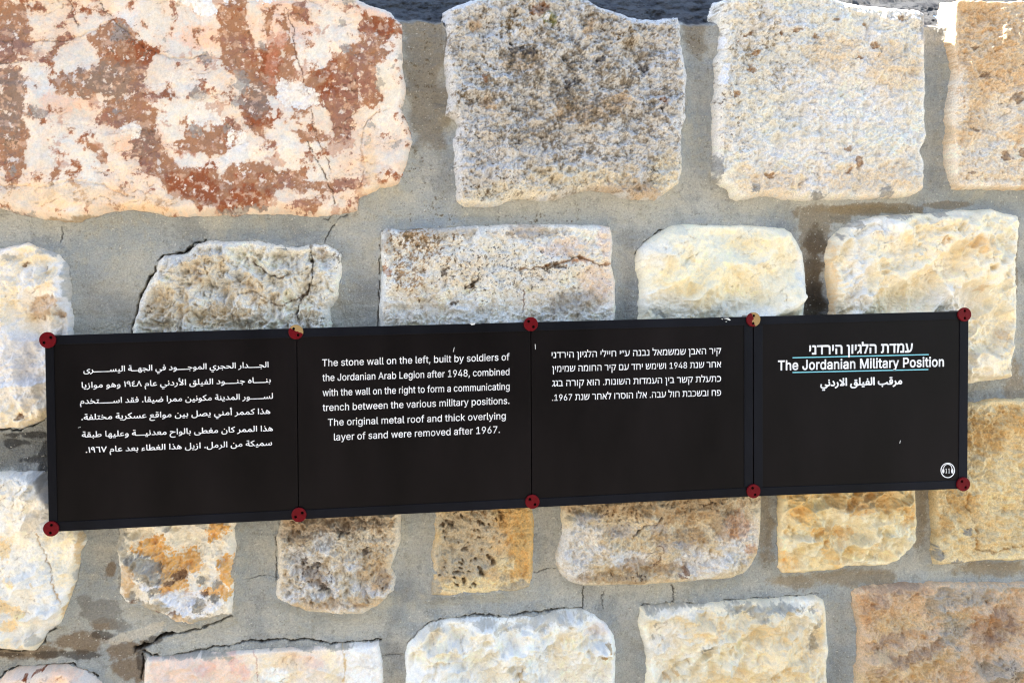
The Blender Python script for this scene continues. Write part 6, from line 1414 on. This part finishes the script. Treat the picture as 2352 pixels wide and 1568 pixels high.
M_CAP = cap_mat('red_cap', None)
M_METAL, _nt, _b = node_mat('dull_metal', 0.5, 0.4)
_b.inputs['Base Color'].default_value = (0.16, 0.15, 0.14, 1)
M_HOLE, _nt, _b = node_mat('hole_dark', 0.9, 0.1)
_b.inputs['Base Color'].default_value = (0.004, 0.004, 0.004, 1)
CAPS = [(111, 780.5, 20.5, 37, None), (680, 762, 18.2, -57, (0.35, 0.94, 0.0005, 60.0)), (1218.5, 744, 17.2, -50, None), (1728.5, 733.5, 16.8, 85, (0.95, 0.2, -0.0005, 75.0)), (2212.5, 722, 16.0, 90, None),
        (119, 1212.5, 19.5, 80, None), (687, 1180.5, 18.2, 30, None), (1222, 1150.5, 17.3, -47, None), (1729, 1126.5, 16.4, -68, None), (2210, 1110.5, 16.0, -58, None)]


def cap_mesh(R, ang, mat):
    """disc with a rounded rim and two drilled holes (front at -y)"""
    rh = R * 0.20
    c, s = math.cos(math.radians(ang)), math.sin(math.radians(ang))
    hc_ = [(c * R * 0.52, s * R * 0.52), (-c * R * 0.52, -s * R * 0.52)]
    prof = [(1.0, 0.0038), (1.0, 0.0009), (0.975, 0.0003), (0.94, 0.0)]
    outer = ring(0, 0, R * 0.94, R * 0.94, 40)
    holes = [ring(h[0], h[1], rh, rh, 16) for h in hc_]
    V, Fc = [], []
    polys = [outer] + holes
    for l in polys:
        V += [(a, 0.0, b) for a, b in l]
    for t in tessellate_polygon([[Vector((a, b, 0)) for a, b in l] for l in polys]):
        Fc.append(tuple(t))
    prev = list(range(40))
    for q, y in prof[::-1][1:]:
        n = len(V)
        V += [(a, y, b) for a, b in ring(0, 0, R * q, R * q, 40)]
        for k in range(40):
            Fc.append((prev[k], prev[(k + 1) % 40], n + (k + 1) % 40, n + k))
        prev = list(range(n, n + 40))
    for hi in range(2):
        st = 40 + hi * 16
        n = len(V)
        V += [(a, 0.0036, b) for a, b in holes[hi]]
        for k in range(16):
            Fc.append((st + k, n + k, n + (k + 1) % 16, st + (k + 1) % 16))
    me = bpy.data.meshes.new('screw_cap')
    me.from_pydata(V, [], Fc)
    bm = bmesh.new()
    bm.from_mesh(me)
    bmesh.ops.recalc_face_normals(bm, faces=bm.faces[:])
    bm.to_mesh(me)
    bm.free()
    me.materials.append(mat)
    return me


def lathe_y(name, R, y0, y1, mat, parent, n=24):
    V = [(R * math.cos(2 * math.pi * k / n), y, R * math.sin(2 * math.pi * k / n)) for y in (y0, y1) for k in range(n)]
    Fc = [(k, (k + 1) % n, n + (k + 1) % n, n + k) for k in range(n)] + [tuple(range(n)), tuple(range(2 * n - 1, n - 1, -1))]
    me = bpy.data.meshes.new(name)
    me.from_pydata(V, [], Fc)
    me.materials.append(mat)
    return link(bpy.data.objects.new(name, me), parent)


for cx, cy, r, ang, worn in CAPS:
    c = sp(cx, cy)
    R = abs(sp(cx + r, cy)[0] - c[0]) * 0.94
    m = M_CAP if worn is None else cap_mat('worn_red_cap', worn)
    o = link(bpy.data.objects.new('screw_cap', cap_mesh(R, ang, m)), sign)
    o.location = (c[0], -0.0058, c[1])
    if worn is not None:
        o['label'] = 'red screw cap with half its paint worn off to brass'
    lathe_y('hole_shade_disc', R * 0.9, 0.0032, 0.0040, M_HOLE, o)  # near-black disc standing in for the shade inside the holes
    lathe_y('stand_off', R * 0.55, 0.0042, 0.066, M_METAL, o)
